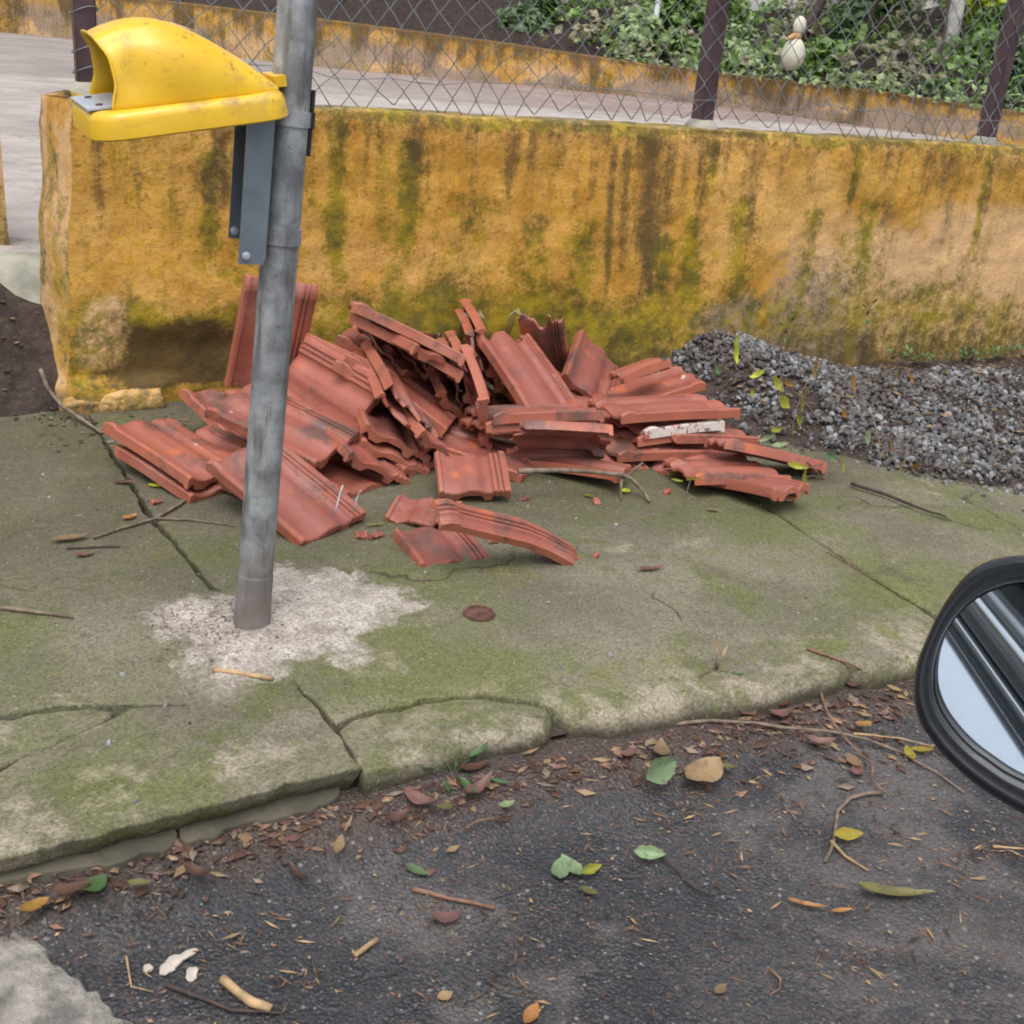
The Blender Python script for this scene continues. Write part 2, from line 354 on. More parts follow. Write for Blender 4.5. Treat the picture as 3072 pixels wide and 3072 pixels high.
def mat_yellow():
    m, nt, b = new_mat('yellow_plastic'); t = NT(nt); o = t.obj()
    c = t.mix(t.ramp(t.noise(o, 8, 4), 0.3, 0.7), rgb(0.60, 0.355, 0.006), rgb(0.68, 0.43, 0.014))
    g = t.n('ShaderNodeNewGeometry'); sp = t.n('ShaderNodeSeparateXYZ'); t.l(g.outputs['Normal'], sp.inputs[0])
    up = t.ramp(sp.outputs[2], -0.15, 0.7)
    d = t.math('MULTIPLY', up, t.math('MULTIPLY', t.ramp(t.noise(o, 22, 6, 0.75), 0.42, 0.60), t.ramp(t.noise(o, 7, 3), 0.42, 0.60)))
    c = t.mix(t.math('MULTIPLY', d, 0.85), c, rgb(0.27, 0.165, 0.05))
    c = t.mix(t.ramp(t.noise(t.mapping(o, (6, 60, 60)), 1.0, 4, 0.7), 0.60, 0.70, 0, 0.35), c, rgb(0.36, 0.22, 0.04))
    c = t.mix(t.math('MULTIPLY', up, t.ramp(t.noise(o, 5, 3), 0.45, 0.7, 0, 0.4)), c, rgb(0.62, 0.47, 0.12))
    d2 = t.math('MULTIPLY', up, t.ramp(t.noise(o, 75, 4, 0.75), 0.58, 0.68))
    c = t.mix(t.math('MULTIPLY', d2, 0.75), c, rgb(0.10, 0.055, 0.03))
    c = t.mix(t.ramp(t.noise(o, 26, 4, 0.7), 0.69, 0.72, 0, 0.5), c, rgb(0.16, 0.09, 0.03))
    t.l(c, b.inputs['Base Color']); t.l(t.ramp(t.noise(o, 20, 4), 0.3, 0.7, 0.28, 0.48), b.inputs['Roughness'])
    t.l(t.bump(t.noise(o, 30, 3), 0.06, 0.004), b.inputs['Normal'])
    b.inputs['Subsurface Weight'].default_value = 0.0
    return m

def mat_leaf(name, col, var=0.35, rough=0.45, trans=0.35):
    m, nt, b = new_mat(name); t = NT(nt); o = t.obj(); p = t.gpos()
    f = t.noise(p, 9, 3)
    a = tuple(c * (1 - var) for c in col); d = tuple(min(1, c * (1 + var)) for c in col)
    c = t.mix(t.ramp(f, 0.3, 0.7), rgb(*a), rgb(*d))
    c = t.mix(t.ramp(t.noise(p, 90, 5, 0.75), 0.50, 0.68, 0, 0.6), c, rgb(*(x * 0.45 for x in col)))
    c = t.mix(t.ramp(t.noise(p, 45, 4, 0.7), 0.56, 0.68, 0, 0.5), c, rgb(0.10, 0.062, 0.035))
    t.l(c, b.inputs['Base Color']); b.inputs['Roughness'].default_value = rough
    tr = nt.nodes.new('ShaderNodeBsdfTranslucent'); t.l(c, tr.inputs[0])
    mx = nt.nodes.new('ShaderNodeMixShader'); mx.inputs[0].default_value = trans
    out = nt.nodes['Material Output']
    t.l(b.outputs[0], mx.inputs[1]); t.l(tr.outputs[0], mx.inputs[2]); t.l(mx.outputs[0], out.inputs[0])
    return m

def mat_stones():
    m, nt, b = new_mat('crushed_stone'); t = NT(nt); p = t.gpos()
    at = t.n('ShaderNodeAttribute', attribute_name='tone'); k = at.outputs['Fac']
    c = t.mix(k, rgb(0.035, 0.032, 0.032), rgb(0.33, 0.335, 0.35))
    c = t.mix(t.ramp(t.noise(p, 5, 5, 0.65), 0.46, 0.62, 0, 0.75), c, rgb(0.065, 0.050, 0.042))
    t.l(c, b.inputs['Base Color']); b.inputs['Roughness'].default_value = 0.62
    t.l(t.bump(t.noise(p, 160, 3), 0.3, 0.003), b.inputs['Normal'])
    return m
def mat_soil(name='soil', a=(0.045, 0.034, 0.030), c2=(0.085, 0.066, 0.058)):
    m, nt, b = new_mat(name); t = NT(nt); p = t.gpos()
    c = t.mix(t.ramp(t.noise(p, 14, 6, 0.7), 0.35, 0.65), rgb(*a), rgb(*c2))
    c = t.mix(t.ramp(t.noise(p, 70, 4, 0.7), 0.6, 0.7, 0, 0.6), c, rgb(0.16, 0.13, 0.11))
    t.l(c, b.inputs['Base Color']); b.inputs['Roughness'].default_value = 0.95; b.inputs['Specular IOR Level'].default_value = 0.15
    t.l(t.bump(t.noise(p, 50, 6, 0.7), 0.8, 0.02), b.inputs['Normal'])
    return m
def mat_court(name, a, c2, leaf=0.0):
    m, nt, b = new_mat(name); t = NT(nt); p = t.gpos()
    c = t.mix(t.ramp(t.noise(p, 1.1, 6, 0.65), 0.35, 0.65), rgb(*a), rgb(*c2))
    c = t.mix(t.ramp(t.noise(p, 9, 6, 0.75), 0.48, 0.68, 0, 0.55), c, rgb(*(x * 0.5 for x in a)))
    c = t.mix(t.ramp(t.noise(p, 45, 4, 0.7), 0.5, 0.7, 0, 0.4), c, rgb(*(x * 0.5 for x in a)))
    if leaf:
        sp = t.n('ShaderNodeSeparateXYZ'); t.l(p, sp.inputs[0])
        k = t.math('MULTIPLY', t.ramp(sp.outputs[0], 4.5, 8.0), t.ramp(t.noise(t.mapping(p, (1, 1, 1)), 5, 6, 0.75), 0.45, 0.6))
        c = t.mix(t.math('MULTIPLY', k, leaf), c, rgb(0.20, 0.085, 0.062))
    t.l(c, b.inputs['Base Color']); b.inputs['Roughness'].default_value = 0.9
    t.l(t.bump(t.noise(p, 12, 5), 0.3, 0.02), b.inputs['Normal'])
    return m

M = {}
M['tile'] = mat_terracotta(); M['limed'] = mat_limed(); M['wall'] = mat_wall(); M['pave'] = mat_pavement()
M['asphalt'] = mat_asphalt(); M['galv'] = mat_galv(); M['yellow'] = mat_yellow(); M['stone'] = mat_stones(); M['soil'] = mat_soil()
M['mortar'] = simple('pale_mortar', (0.43, 0.385, 0.335), 0.9, var=0.28, scale=9, bump=0.5, bdist=0.006)
M['patch'] = simple('pale_concrete', (0.215, 0.20, 0.18), 0.9, var=0.45, scale=22, bump=0.9, bdist=0.014)
M['gutter'] = simple('gutter_concrete', (0.075, 0.068, 0.048), 0.9, var=0.35, scale=12, bump=0.6, bdist=0.008)
M['steel'] = simple('bracket_steel', (0.21, 0.245, 0.28), 0.38, 0.55, var=0.12, scale=18, bump=0.05)
M['plate'] = simple('grey_plate', (0.42, 0.46, 0.52), 0.35, 0.3, var=0.1, scale=18, bump=0.05)
M['post'] = simple('brown_painted_steel', (0.070, 0.040, 0.046), 0.42, 0.0, var=0.3, scale=10, bump=0.12)
M['wire'] = simple('coated_wire', (0.17, 0.19, 0.20), 0.5, 0.15, var=0.25, scale=20, bump=0)
M['black'] = simple('black_strap', (0.012, 0.012, 0.013), 0.5, bump=0)
M['bark'] = simple('twig_bark', (0.15, 0.115, 0.085), 0.85, var=0.4, scale=40, bump=0.4)
M['bark_red'] = simple('brown_stick', (0.17, 0.095, 0.060), 0.8, var=0.4, scale=40, bump=0.4)
M['bark_tan'] = simple('tan_stick', (0.34, 0.23, 0.12), 0.75, var=0.35, scale=40, bump=0.3)
M['bark_dark'] = simple('dark_stick', (0.045, 0.030, 0.026), 0.8, var=0.4, scale=40, bump=0.4)
M['rust'] = simple('rusty_iron', (0.11, 0.055, 0.040), 0.7, 0.3, var=0.4, scale=60, bump=0.4)
M['wall_far'] = M['wall']
M['court'] = mat_court('pale_court_floor', (0.25, 0.222, 0.204), (0.37, 0.332, 0.308))
M['court2'] = mat_court('worn_court_floor', (0.20, 0.175, 0.160), (0.29, 0.255, 0.235), 0.75)
M['ledge'] = simple('mossy_ledge', (0.25, 0.245, 0.20), 0.9, var=0.3, scale=8, bump=0.5, bdist=0.01)
M['bank'] = mat_soil('dark_bank', (0.020, 0.014, 0.013), (0.05, 0.038, 0.032))
for k, c in dict(green=(0.17, 0.28, 0.075), green2=(0.115, 0.19, 0.08), lime=(0.55, 0.62, 0.05), pale=(0.30, 0.40, 0.19), dull=(0.30, 0.285, 0.18),
                 fresh=(0.22, 0.32, 0.17), yellow=(0.34, 0.27, 0.035), ochre=(0.30, 0.17, 0.035), tan=(0.31, 0.215, 0.115), brown=(0.115, 0.060, 0.042),
                 pink=(0.20, 0.105, 0.088), orange=(0.40, 0.19, 0.06), olive=(0.16, 0.145, 0.05), red=(0.26, 0.05, 0.035), weed=(0.085, 0.17, 0.055), yel2=(0.30, 0.31, 0.04)).items():
    M['leaf_' + k] = mat_leaf('leaf_' + k, c)
# ================================================================== THE SETTING
ZR = -0.10                                                       # road surface
def grid(xs, ys, zf, smooth=180):
    X, Y = np.meshgrid(xs, ys, indexing='ij'); Z = zf(X, Y)
    V = np.stack([X, Y, Z], -1).reshape(-1, 3); nx, ny = len(xs), len(ys)
    F = [(i * ny + j, (i + 1) * ny + j, (i + 1) * ny + j + 1, i * ny + j + 1) for i in range(nx - 1) for j in range(ny - 1)]
    return V, F
# ground sheet to the horizon
V, F = grid([-400, -60, 0, 60, 400], [-400, -60, 0, 60, 400], lambda x, y: x * 0 - 0.32)
tag(link('ground', mesh_of('ground', V, F, 180), M['soil']), kind='structure')
# road: dense where it is near
xs = np.concatenate([[-60, -10, -2], np.arange(-0.4, 3.6, 0.025), [5, 10, 60]])
ys = np.concatenate([[-60, -10, -1, 0.3], np.arange(0.8, 1.72, 0.025), [1.75]])
V, F = grid(xs, ys, lambda x, y: ZR + (fbm(x * 4, y * 4, 3) - 0.5) * 0.012 + (fbm(x * 25, y * 25, 5, 2) - 0.5) * 0.004 + 0.046 * sm(1.40, 1.57, y))
tag(link('road', mesh_of('road', V, F, 180), M['asphalt']), kind='structure')
# bed below the pavement slabs
V, F = grid(np.linspace(-6, 12, 80), np.linspace(1.63, 4.2, 30), lambda x, y: -0.040 + (fbm(x * 6, y * 6, 9) - 0.5) * 0.008)
tag(link('pavement_bed', mesh_of('pavement_bed', V, F, 180), M['soil']), kind='structure')

def resample(poly, step, jit, rng):
    out = []; n = len(poly)
    for i in range(n):
        a = np.array(poly[i]); b = np.array(poly[(i + 1) % n]); d = np.linalg.norm(b - a); k = max(1, int(round(d / step)))
        for j in range(k):
            q = a + (b - a) * j / k
            if k > 1: q = q + rng.normal(size=2) * jit
            out.append(q)
    return np.array(out)
def inset(P, dist):
    n = len(P); area = 0.5 * np.sum(P[:, 0] * np.roll(P[:, 1], -1) - np.roll(P[:, 0], -1) * P[:, 1])
    sg = 1 if area > 0 else -1
    e1 = P - np.roll(P, 1, 0); e2 = np.roll(P, -1, 0) - P
    n1 = np.stack([-e1[:, 1], e1[:, 0]], 1); n2 = np.stack([-e2[:, 1], e2[:, 0]], 1)
    n1 /= np.linalg.norm(n1, axis=1, keepdims=True) + 1e-9; n2 /= np.linalg.norm(n2, axis=1, keepdims=True) + 1e-9
    nn = n1 + n2; nn /= np.linalg.norm(nn, axis=1, keepdims=True) + 1e-9
    d = dist if np.ndim(dist) else np.full(n, dist)
    return P + sg * nn * np.asarray(d)[:, None], sg
def slab(name, poly, mat, parent, zt=0.0, zb=-0.12, bev=0.006, kerb=None, step=0.03, jit=0.0030, seed=1, tilt=(0, 0), under=0.0):
    """an irregular concrete piece: rounded rim, broken outline; kerb(P) gives a larger rounding along the road edge"""
    rng = np.random.default_rng(seed); P = resample(poly, step, jit, rng)
    r = np.full(len(P), bev)
    if kerb is not None: r = np.maximum(r, kerb(P))
    c = P.mean(0)
    zz = lambda Q: zt + (Q[:, 0] - c[0]) * tilt[0] + (Q[:, 1] - c[1]) * tilt[1] + (fbm(Q[:, 0] * 9, Q[:, 1] * 9, 21, 3) - 0.5) * 0.006
    rings = []
    for fr, dz in ((0.0, None), (0.0, 1.0), (0.13, 0.55), (0.42, 0.18), (1.0, 0.0)):
        Q, sg = inset(P, r * fr + (under if dz is None else 0))
        z = np.full(len(P), zb) if dz is None else zz(Q) - r * dz
        rings.append(np.column_stack([Q, z]))
    n = len(P); V = np.concatenate(rings); F = []
    for k in range(len(rings) - 1):
        for i in range(n):
            j = (i + 1) % n; f = (k * n + i, k * n + j, (k + 1) * n + j, (k + 1) * n + i)
            F.append(f if sg > 0 else f[::-1])
    top = list(range((len(rings) - 1) * n, len(rings) * n)); F.append(top if sg > 0 else top[::-1])
    me = mesh_of(name, V, F, 50)
    bm = bmesh.new(); bm.from_mesh(me); big = [f for f in bm.faces if len(f.verts) > 4]
    bmesh.ops.triangulate(bm, faces=big); bm.to_mesh(me); bm.free()
    return link(name, me, mat, parent)
g2 = lambda px, py: tuple(G(px, py))[:2]
pav = tag(empty('pavement', (0, 0, 0)), kind='structure')
KY = 1.585
crackA = [(-140, 2160), (0, 2146), (140, 2126), (273, 2112), (393, 2118), (540, 2112), (689, 2115), (735, 2085), (814, 2044), (858, 2030)]
crackB = [(393, 2118), (300, 2165), (154, 2232), (60, 2272), (0, 2306), (-140, 2360)]
J1 = [(1082, 2302), (1010, 2190), (960, 2130), (905, 2070), (862, 2030)]         # joint, kerb to crack
J1b = [(862, 2030), (760, 1905), (660, 1790), (575, 1690), (525, 1625), (460, 1560)]
w = lambda L: [g2(*p) for p in L]
J1top = (0.40, 3.68)
kleft = [(0.55, KY + 0.012), (0.4, KY), (0.2, KY - 0.015), (0.0, KY - 0.035), (-0.5, KY - 0.04), (-3.0, KY - 0.03)]
kr = lambda P: np.where(P[:, 1] < 1.66, 0.004 + 0.016 * sm(0.5, 0.9, P[:, 0]) + 0.020 * vn(P[:, 0] * 9, P[:, 1] * 0, 77) * sm(0.5, 0.9, P[:, 0]), 0.0)
off = lambda L, dx, dy: [(x + dx, y + dy) for x, y in L]
# left slab: three broken pieces
a_edge = w(crackA); b_edge = w(crackB); j1 = w(J1); j1b = w(J1b)
pA = [(-3, 3.72)] + [(-3, a_edge[0][1] + 0.004)] + off(a_edge[:-1], 0, 0.006) + off(j1b, -0.006, 0) + [(J1top[0] - 0.004, 3.72)]
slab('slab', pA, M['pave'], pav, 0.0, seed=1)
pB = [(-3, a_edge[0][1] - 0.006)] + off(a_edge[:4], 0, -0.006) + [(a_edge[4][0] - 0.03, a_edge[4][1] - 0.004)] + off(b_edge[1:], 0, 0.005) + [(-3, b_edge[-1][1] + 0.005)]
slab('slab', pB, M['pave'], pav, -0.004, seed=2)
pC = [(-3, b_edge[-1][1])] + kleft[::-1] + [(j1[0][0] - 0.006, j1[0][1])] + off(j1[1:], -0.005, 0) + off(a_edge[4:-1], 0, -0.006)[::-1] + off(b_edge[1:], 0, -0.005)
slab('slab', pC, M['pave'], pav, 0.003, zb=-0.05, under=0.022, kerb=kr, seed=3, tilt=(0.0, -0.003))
# middle slab: kerb strip split off along a wandering crack
crackC = [(1057, 2150), (1130, 2128), (1200, 2120), (1273, 2097), (1360, 2088), (1455, 2086), (1530, 2096), (1598, 2103), (1660, 2128), (1712, 2150)]
c_edge = w(crackC)
j1up = off(w([(1010, 2190), (905, 2070), (862, 2030)]), 0.006, 0)
crackD = [(1672, 1941), (1740, 1925), (1790, 1915), (1850, 1890), (1939, 1867)]
d_e = w(crackD)
kmid = [(1.06, KY + 0.04), (1.12, KY + 0.014), (1.2, KY + 0.018), (1.32, KY + 0.010), (1.5, KY), (1.66, KY + 0.01), (1.72, KY + 0.03), (1.76, KY), (1.9, KY + 0.008), (2.07, KY + 0.02)]
pE = [(j1[0][0] + 0.006, KY + 0.004), (0.70, KY + 0.012), (0.80, KY + 0.024), (0.9, KY + 0.034), (0.97, KY + 0.03), (0.995, KY + 0.05)] + off(c_edge[:-1], 0, -0.006)[::-1] + [j1up[0]]
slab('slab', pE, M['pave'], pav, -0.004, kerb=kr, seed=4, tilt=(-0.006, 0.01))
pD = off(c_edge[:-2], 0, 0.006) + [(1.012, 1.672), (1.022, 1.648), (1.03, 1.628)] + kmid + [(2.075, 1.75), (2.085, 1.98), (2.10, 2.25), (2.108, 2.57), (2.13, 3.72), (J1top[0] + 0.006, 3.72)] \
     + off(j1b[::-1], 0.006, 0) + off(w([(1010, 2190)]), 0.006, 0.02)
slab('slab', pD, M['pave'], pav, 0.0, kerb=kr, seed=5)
# right slabs
kr2 = [(2.110, KY + 0.02), (2.2, KY), (2.4, KY + 0.01), (2.8, KY), (3.3, KY + 0.012), (3.63, KY)]
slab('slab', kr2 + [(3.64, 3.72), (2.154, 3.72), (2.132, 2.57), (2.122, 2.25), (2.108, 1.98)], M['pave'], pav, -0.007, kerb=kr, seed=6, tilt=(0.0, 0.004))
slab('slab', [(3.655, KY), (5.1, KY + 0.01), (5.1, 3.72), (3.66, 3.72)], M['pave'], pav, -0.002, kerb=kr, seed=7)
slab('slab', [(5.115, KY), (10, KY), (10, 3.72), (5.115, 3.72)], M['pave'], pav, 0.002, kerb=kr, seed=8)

# gutter lip, broken, under the left kerb
def rough_piece(name, pts, z, mat, zt, zb, bev, seed, label=None, cat=None):
    P = [tuple(G(px, py, z))[:2] for px, py in pts]
    o = slab(name, P, mat, None, zt, zb, bev, step=0.02, jit=0.004, seed=seed); return o
gut = tag(empty('gutter', (0, 0, 0)), kind='structure')
for k, pts in enumerate([[(-60, 2590), (300, 2512), (520, 2455), (528, 2520), (505, 2545), (440, 2552), (330, 2592), (240, 2602), (100, 2622), (-60, 2660)],
                         [(534, 2455), (700, 2408), (850, 2370), (1000, 2330), (1020, 2390), (960, 2425), (800, 2462), (715, 2470), (640, 2508), (560, 2528), (540, 2515)]]):
    o = rough_piece('gutter_piece', pts, -0.043, M['gutter'], -0.042, -0.14, 0.004, 31 + k); o.parent = gut
pp = rough_piece('concrete_patch', [(-150, 2735), (0, 2755), (60, 2780), (120, 2830), (145, 2870), (215, 2920), (300, 2975), (330, 3020), (400, 3090), (420, 3200), (-150, 3200)],
                 -0.085, M['patch'], -0.082, -0.14, 0.012, 40)
tag(pp, kind='structure')

# mortar mound round the pole foot
mb = MB(); cx, cy = tuple(G(860, 1880))[:2]; nr, na = 22, 72
V = []; F = []
for i in range(nr + 1):
    for k in range(na):
        a = 2 * math.pi * k / na; f = i / nr
        ca, sa = math.cos(a), math.sin(a)
        rr = 1.12 * (0.235 + 0.05 * math.sin(a * 2 + 0.7) + 0.03 * math.sin(a * 5 + 1) + 0.035 * (vn(ca * 5 + 9, sa * 5 + 9, 4) - 0.5) * 2)
        x = cx + .015 + rr * 1.25 * f * ca; y = cy + .02 + rr * 1.3 * f * sa
        z = -0.0095 + 0.018 * (1 - f ** 1.6) + (fbm(x * 22, y * 22, 8, 3) - 0.5) * 0.011 * (1 - 0.4 * f) + (0.004 if f < .9 else 0)
        V.append((x, y, z))
for i in range(nr):
    for k in range(na):
        k2 = (k + 1) % na; F.append((i * na + k, (i + 1) * na + k, (i + 1) * na + k2, i * na + k2))
me = mesh_of('mortar_patch', V, F, 180); am_ = me.attributes.new('mortar', 'FLOAT', 'POINT')
am_.data.foreach_set('value', np.repeat(1.0 - (np.arange(nr + 1) / nr) ** 2.2, na).astype(np.float32))
tag(link('mortar_patch', me, M['pave']), kind='structure')

# small round cover let into the pavement
c = G(1437, 1844); mb = MB(); Mx = Matrix.Translation(c)
mb.lathe([(0.001, 0.0035), (0.028, 0.0035), (0.029, 0.007), (0.034, 0.0075), (0.036, 0.003)], 28, Mx)
o = mb.build('pavement_cap', M['rust']); tag(o, 'small round rusty metal cap set in the mossy pavement', 'cap')

# ------------------------------------------------------------------ garden wall
YW = 3.70; WTOP = 0.935
wx = np.concatenate([np.arange(0.36, 5.2, 0.0125), np.arange(5.2, 9.01, 0.05)]); wz = np.concatenate([np.linspace(-0.05, 0.905, 78), [0.918, 0.928]])
def wall_y(x, z):
    d = (fbm(x * 3.2, z * 3.2, 41, 4) - 0.5) * 0.035 + (fbm(x * 16, z * 16, 43, 3) - 0.5) * 0.010
    low = sm(0.28, 0.16, z) * sm(0.46, 0.56, x) * sm(0.98, 0.80, x)             # washed-out hollow at the foot
    foot = sm(0.10, 0.06, z) * sm(0.75, 0.6, x)
    return YW + d + 0.03 * low - 0.05 * foot * (0.6 + 0.8 * vn(x * 14, z * 10, 5)) + 0.014 * sm(0.90, 0.93, z)
X, Z = np.meshgrid(wx, wz, indexing='ij'); Yv = wall_y(X, Z)
Xs = X + np.clip(1 - (X - 0.36) / 0.15, 0, 1) * (0.055 * (Z / WTOP) - 0.02 * sm(0.25, 0.0, Z))            # the end is not quite plumb
Xs = Xs + np.clip(1 - (X - 0.36) / 0.05, 0, 1) * (fbm(Z * 9, Z * 0, 51) - 0.5) * 0.014
V = np.stack([Xs, Yv, Z], -1).reshape(-1, 3).tolist(); nx, nz = len(wx), len(wz)
F = [(i * nz + j, (i + 1) * nz + j, (i + 1) * nz + j + 1, i * nz + j + 1) for i in range(nx - 1) for j in range(nz - 1)]
def stain_at(x, z):
    """stains with their own shape: R dark run-off, G moss, B bare cement, A pale lime wash"""
    x = np.asarray(x, float); z = np.asarray(z, float)
    dark = np.zeros_like(x); grn = np.zeros_like(x); gry = np.zeros_like(x); pal = np.zeros_like(x)
    wob = (fbm(x * 0 + 3, z * 5, 61) - 0.5) * 0.05
    def streak(arr, xc, wd, ztop, zbot, amt, slant=0.0):
        xx = x - (xc + slant * (ztop - z) + wob * 0.6)
        wv = wd * (0.65 + 0.8 * vn(z * 9 + xc * 31, x * 0 + xc, 71))
        s = np.exp(-(xx / wv) ** 2) * sm(zbot - 0.08, zbot + 0.18, z) * sm(ztop + 0.03, ztop - 0.02, z)
        np.maximum(arr, amt * s, out=arr)
    streak(grn, 1.215, .045, .93, .33, .95); streak(dark, 1.215, .04, .93, .62, .55); streak(dark, 1.12, .03, .93, .66, .6); streak(grn, 1.13, .03, .75, .5, .5)
    streak(grn, 1.475, .035, .86, .42, .9); streak(dark, 1.485, .045, .93, .66, .85); streak(dark, 1.37, .035, .93, .72, .6); streak(grn, 1.37, .03, .8, .45, .45)
    streak(grn, 1.02, .05, .7, .3, .4); streak(dark, 1.66, .025, .92, .74, .5); streak(dark, 1.76, .05, .93, .78, .5); streak(dark, 1.90, .02, .92, .62, .55)
    streak(grn, 1.72, .09, .7, .25, .6); streak(grn, 1.95, .10, .62, .2, .65); streak(grn, 2.15, .08, .6, .15, .7); streak(grn, 2.5, .10, .55, .12, .8); streak(grn, 3.2, .08, .66, .2, .6); streak(grn, 3.48, .10, .7, .25, .6); streak(dark, 3.6, .06, .7, .3, .45); streak(dark, 2.02, .035, .92, .70, .55); streak(dark, 2.10, .02, .92, .56, .5)
    streak(dark, 2.235, .020, .88, .30, 1.0, .06); streak(dark, 2.30, .028, .86, .36, .85, .05); streak(dark, 2.39, .06, .90, .30, 1.0, .10); streak(dark, 2.47, .035, .88, .52, .8, .06)
    streak(dark, 2.55, .03, .90, .60, .65); streak(grn, 2.66, .045, .92, .62, .8); streak(dark, 2.67, .04, .92, .70, .7); streak(grn, 2.62, .07, .62, .15, .8)
    streak(dark, 2.85, .04, .88, .42, .7, .14); streak(grn, 2.82, .06, .70, .18, .75, .10); streak(dark, 2.98, .03, .90, .66, .6, .1); streak(grn, 2.96, .03, .76, .58, .5)
    streak(dark, 3.12, .018, .86, .64, .6, .08); streak(dark, 3.22, .02, .85, .72, .4); streak(grn, 3.36, .03, .90, .62, .8, .05); streak(dark, 3.30, .025, .92, .76, .5)
    streak(dark, 3.50, .08, .90, .74, .6); streak(dark, 3.86, .06, .90, .66, .85); streak(dark, 3.95, .03, .88, .70, .6); streak(grn, 4.07, .03, .92, .40, .85, .12); streak(dark, 4.10, .028, .90, .55, .7, .12)
    streak(dark, 0.83, .055, .90, .50, .75); streak(grn, 0.81, .045, .80, .40, .9); streak(dark, 0.95, .05, .90, .62, .5); streak(dark, 0.63, .05, .92, .74, .5); streak(grn, .56, .05, .9, .6, .35)
    streak(dark, .475, .022, .88, .50, .85)
    for k in range(26):
        q = np.random.default_rng(900 + k); streak(dark if k % 3 else grn, 4.3 + k * 0.19 + q.random() * .1, .02 + .05 * q.random(), .92, .35 + .4 * q.random(), .45 + .4 * q.random())
    # small random runs from the coping
    runs = sm(0.55, 0.80, vn(x * 26, x * 0, 81)) * sm(0.45 + 0.35 * 0.5, 0.93, z + 0.25 * vn(x * 13, x * 0 + 4, 83))
    np.maximum(dark, 0.5 * runs, out=dark)
    np.maximum(dark, 0.6 * sm(0.80, 0.92, z + .08 * (vn(x * 5, x * 0, 5) - .5)), out=dark); np.maximum(grn, 0.75 * sm(0.87, 0.92, z + 0.03 * (vn(x * 8, x * 0, 3) - .5)), out=grn)
    # moss belt low down
    belt = sm(0.46, 0.22, z + 0.22 * (fbm(x * 3, z * 3, 85) - 0.5)); np.maximum(grn, belt * (0.6 + 0.4 * sm(1.0, 1.5, x) * sm(2.7, 2.3, x)), out=grn)
    np.maximum(grn, 0.5 * sm(0.55, 0.72, fbm(x * 4.5, z * 4.5, 87)) * sm(0.8, 0.5, z), out=grn)
    np.maximum(dark, sm(0.22, 0.06, z) * sm(0.9, 1.1, x) * 0.7, out=dark)
    # soil-splashed hollow at the left foot
    hol = sm(0.30, 0.21, z + 0.10 * (fbm(x * 8, z * 8, 89) - 0.5)) * sm(0.035, 0.075, z) * sm(0.50, 0.56, x + 0.05 * (vn(z * 14, x * 0, 6) - .5)) * sm(1.15, .98, x)
    np.maximum(dark, hol * 1.5, out=dark); np.maximum(grn, 0.9 * sm(0.38, 0.28, z + .08 * (vn(x * 9, z * 9, 7) - .5)) * sm(0.20, 0.28, z) * sm(0.5, 0.56, x) * sm(1.2, 1.0, x), out=grn)
    np.maximum(dark, 0.8 * sm(0.17, 0.10, z + 0.08 * (fbm(x * 12, z * 12, 88) - .5)) * sm(0.05, 0.08, z) * sm(0.4, 0.44, x) * sm(.6, .5, x), out=dark)
    zz_ = z + 0.10 * (fbm(x * 7, z * 7, 301) - .5); xx_ = x + 0.12 * (fbm(x * 6, z * 6, 303) - .5)
    np.maximum(pal, sm(0.38, 0.28, zz_) * sm(0.08, 0.18, zz_) * sm(0.38, 0.44, xx_) * sm(0.60, 0.51, xx_), out=pal)
    np.maximum(pal, 0.6 * sm(0.07, 0.05, z) * sm(0.8, 0.6, x), out=pal)
    # bare cement and salt bloom to the right
    gg = sm(0.5, 0.66, fbm(x * 2.4, z * 2.4, 91)) * sm(2.4, 2.8, x) * sm(0.62, 0.30, z); np.maximum(gry, gg * 0.85 * sm(3.7, 3.3, x), out=gry)
    np.maximum(gry, sm(0.22, 0.12, z + 0.10 * (fbm(x * 4, z * 4, 93) - 0.5)) * sm(2.7, 2.95, x) * sm(3.85, 3.5, x), out=gry)
    np.maximum(dark, 0.62 * sm(0.21, 0.11, z + 0.10 * (fbm(x * 4, z * 4, 93) - 0.5)) * sm(2.7, 2.95, x) * sm(3.85, 3.5, x), out=dark)
    pp_ = sm(0.45, 0.62, fbm(x * 2.1, z * 2.1, 95)) * sm(2.9, 3.4, x) * sm(0.72, 0.45, z); np.maximum(pal, pp_ * 0.75, out=pal)
    np.maximum(pal, 0.9 * sm(3.6, 4.0, x + 0.1 * (z - .5)) * sm(0.80, 0.60, z), out=pal)
    ring = sm(0.42, 0.6, fbm(x * 0.9, z * 0.9, 97)) * 0.25; pal += ring * sm(2.6, 3.2, x)
    return dark, grn, gry, pal
st = [stain_at(X.ravel(), Z.ravel())]
colr = [np.stack(st[0], -1)]
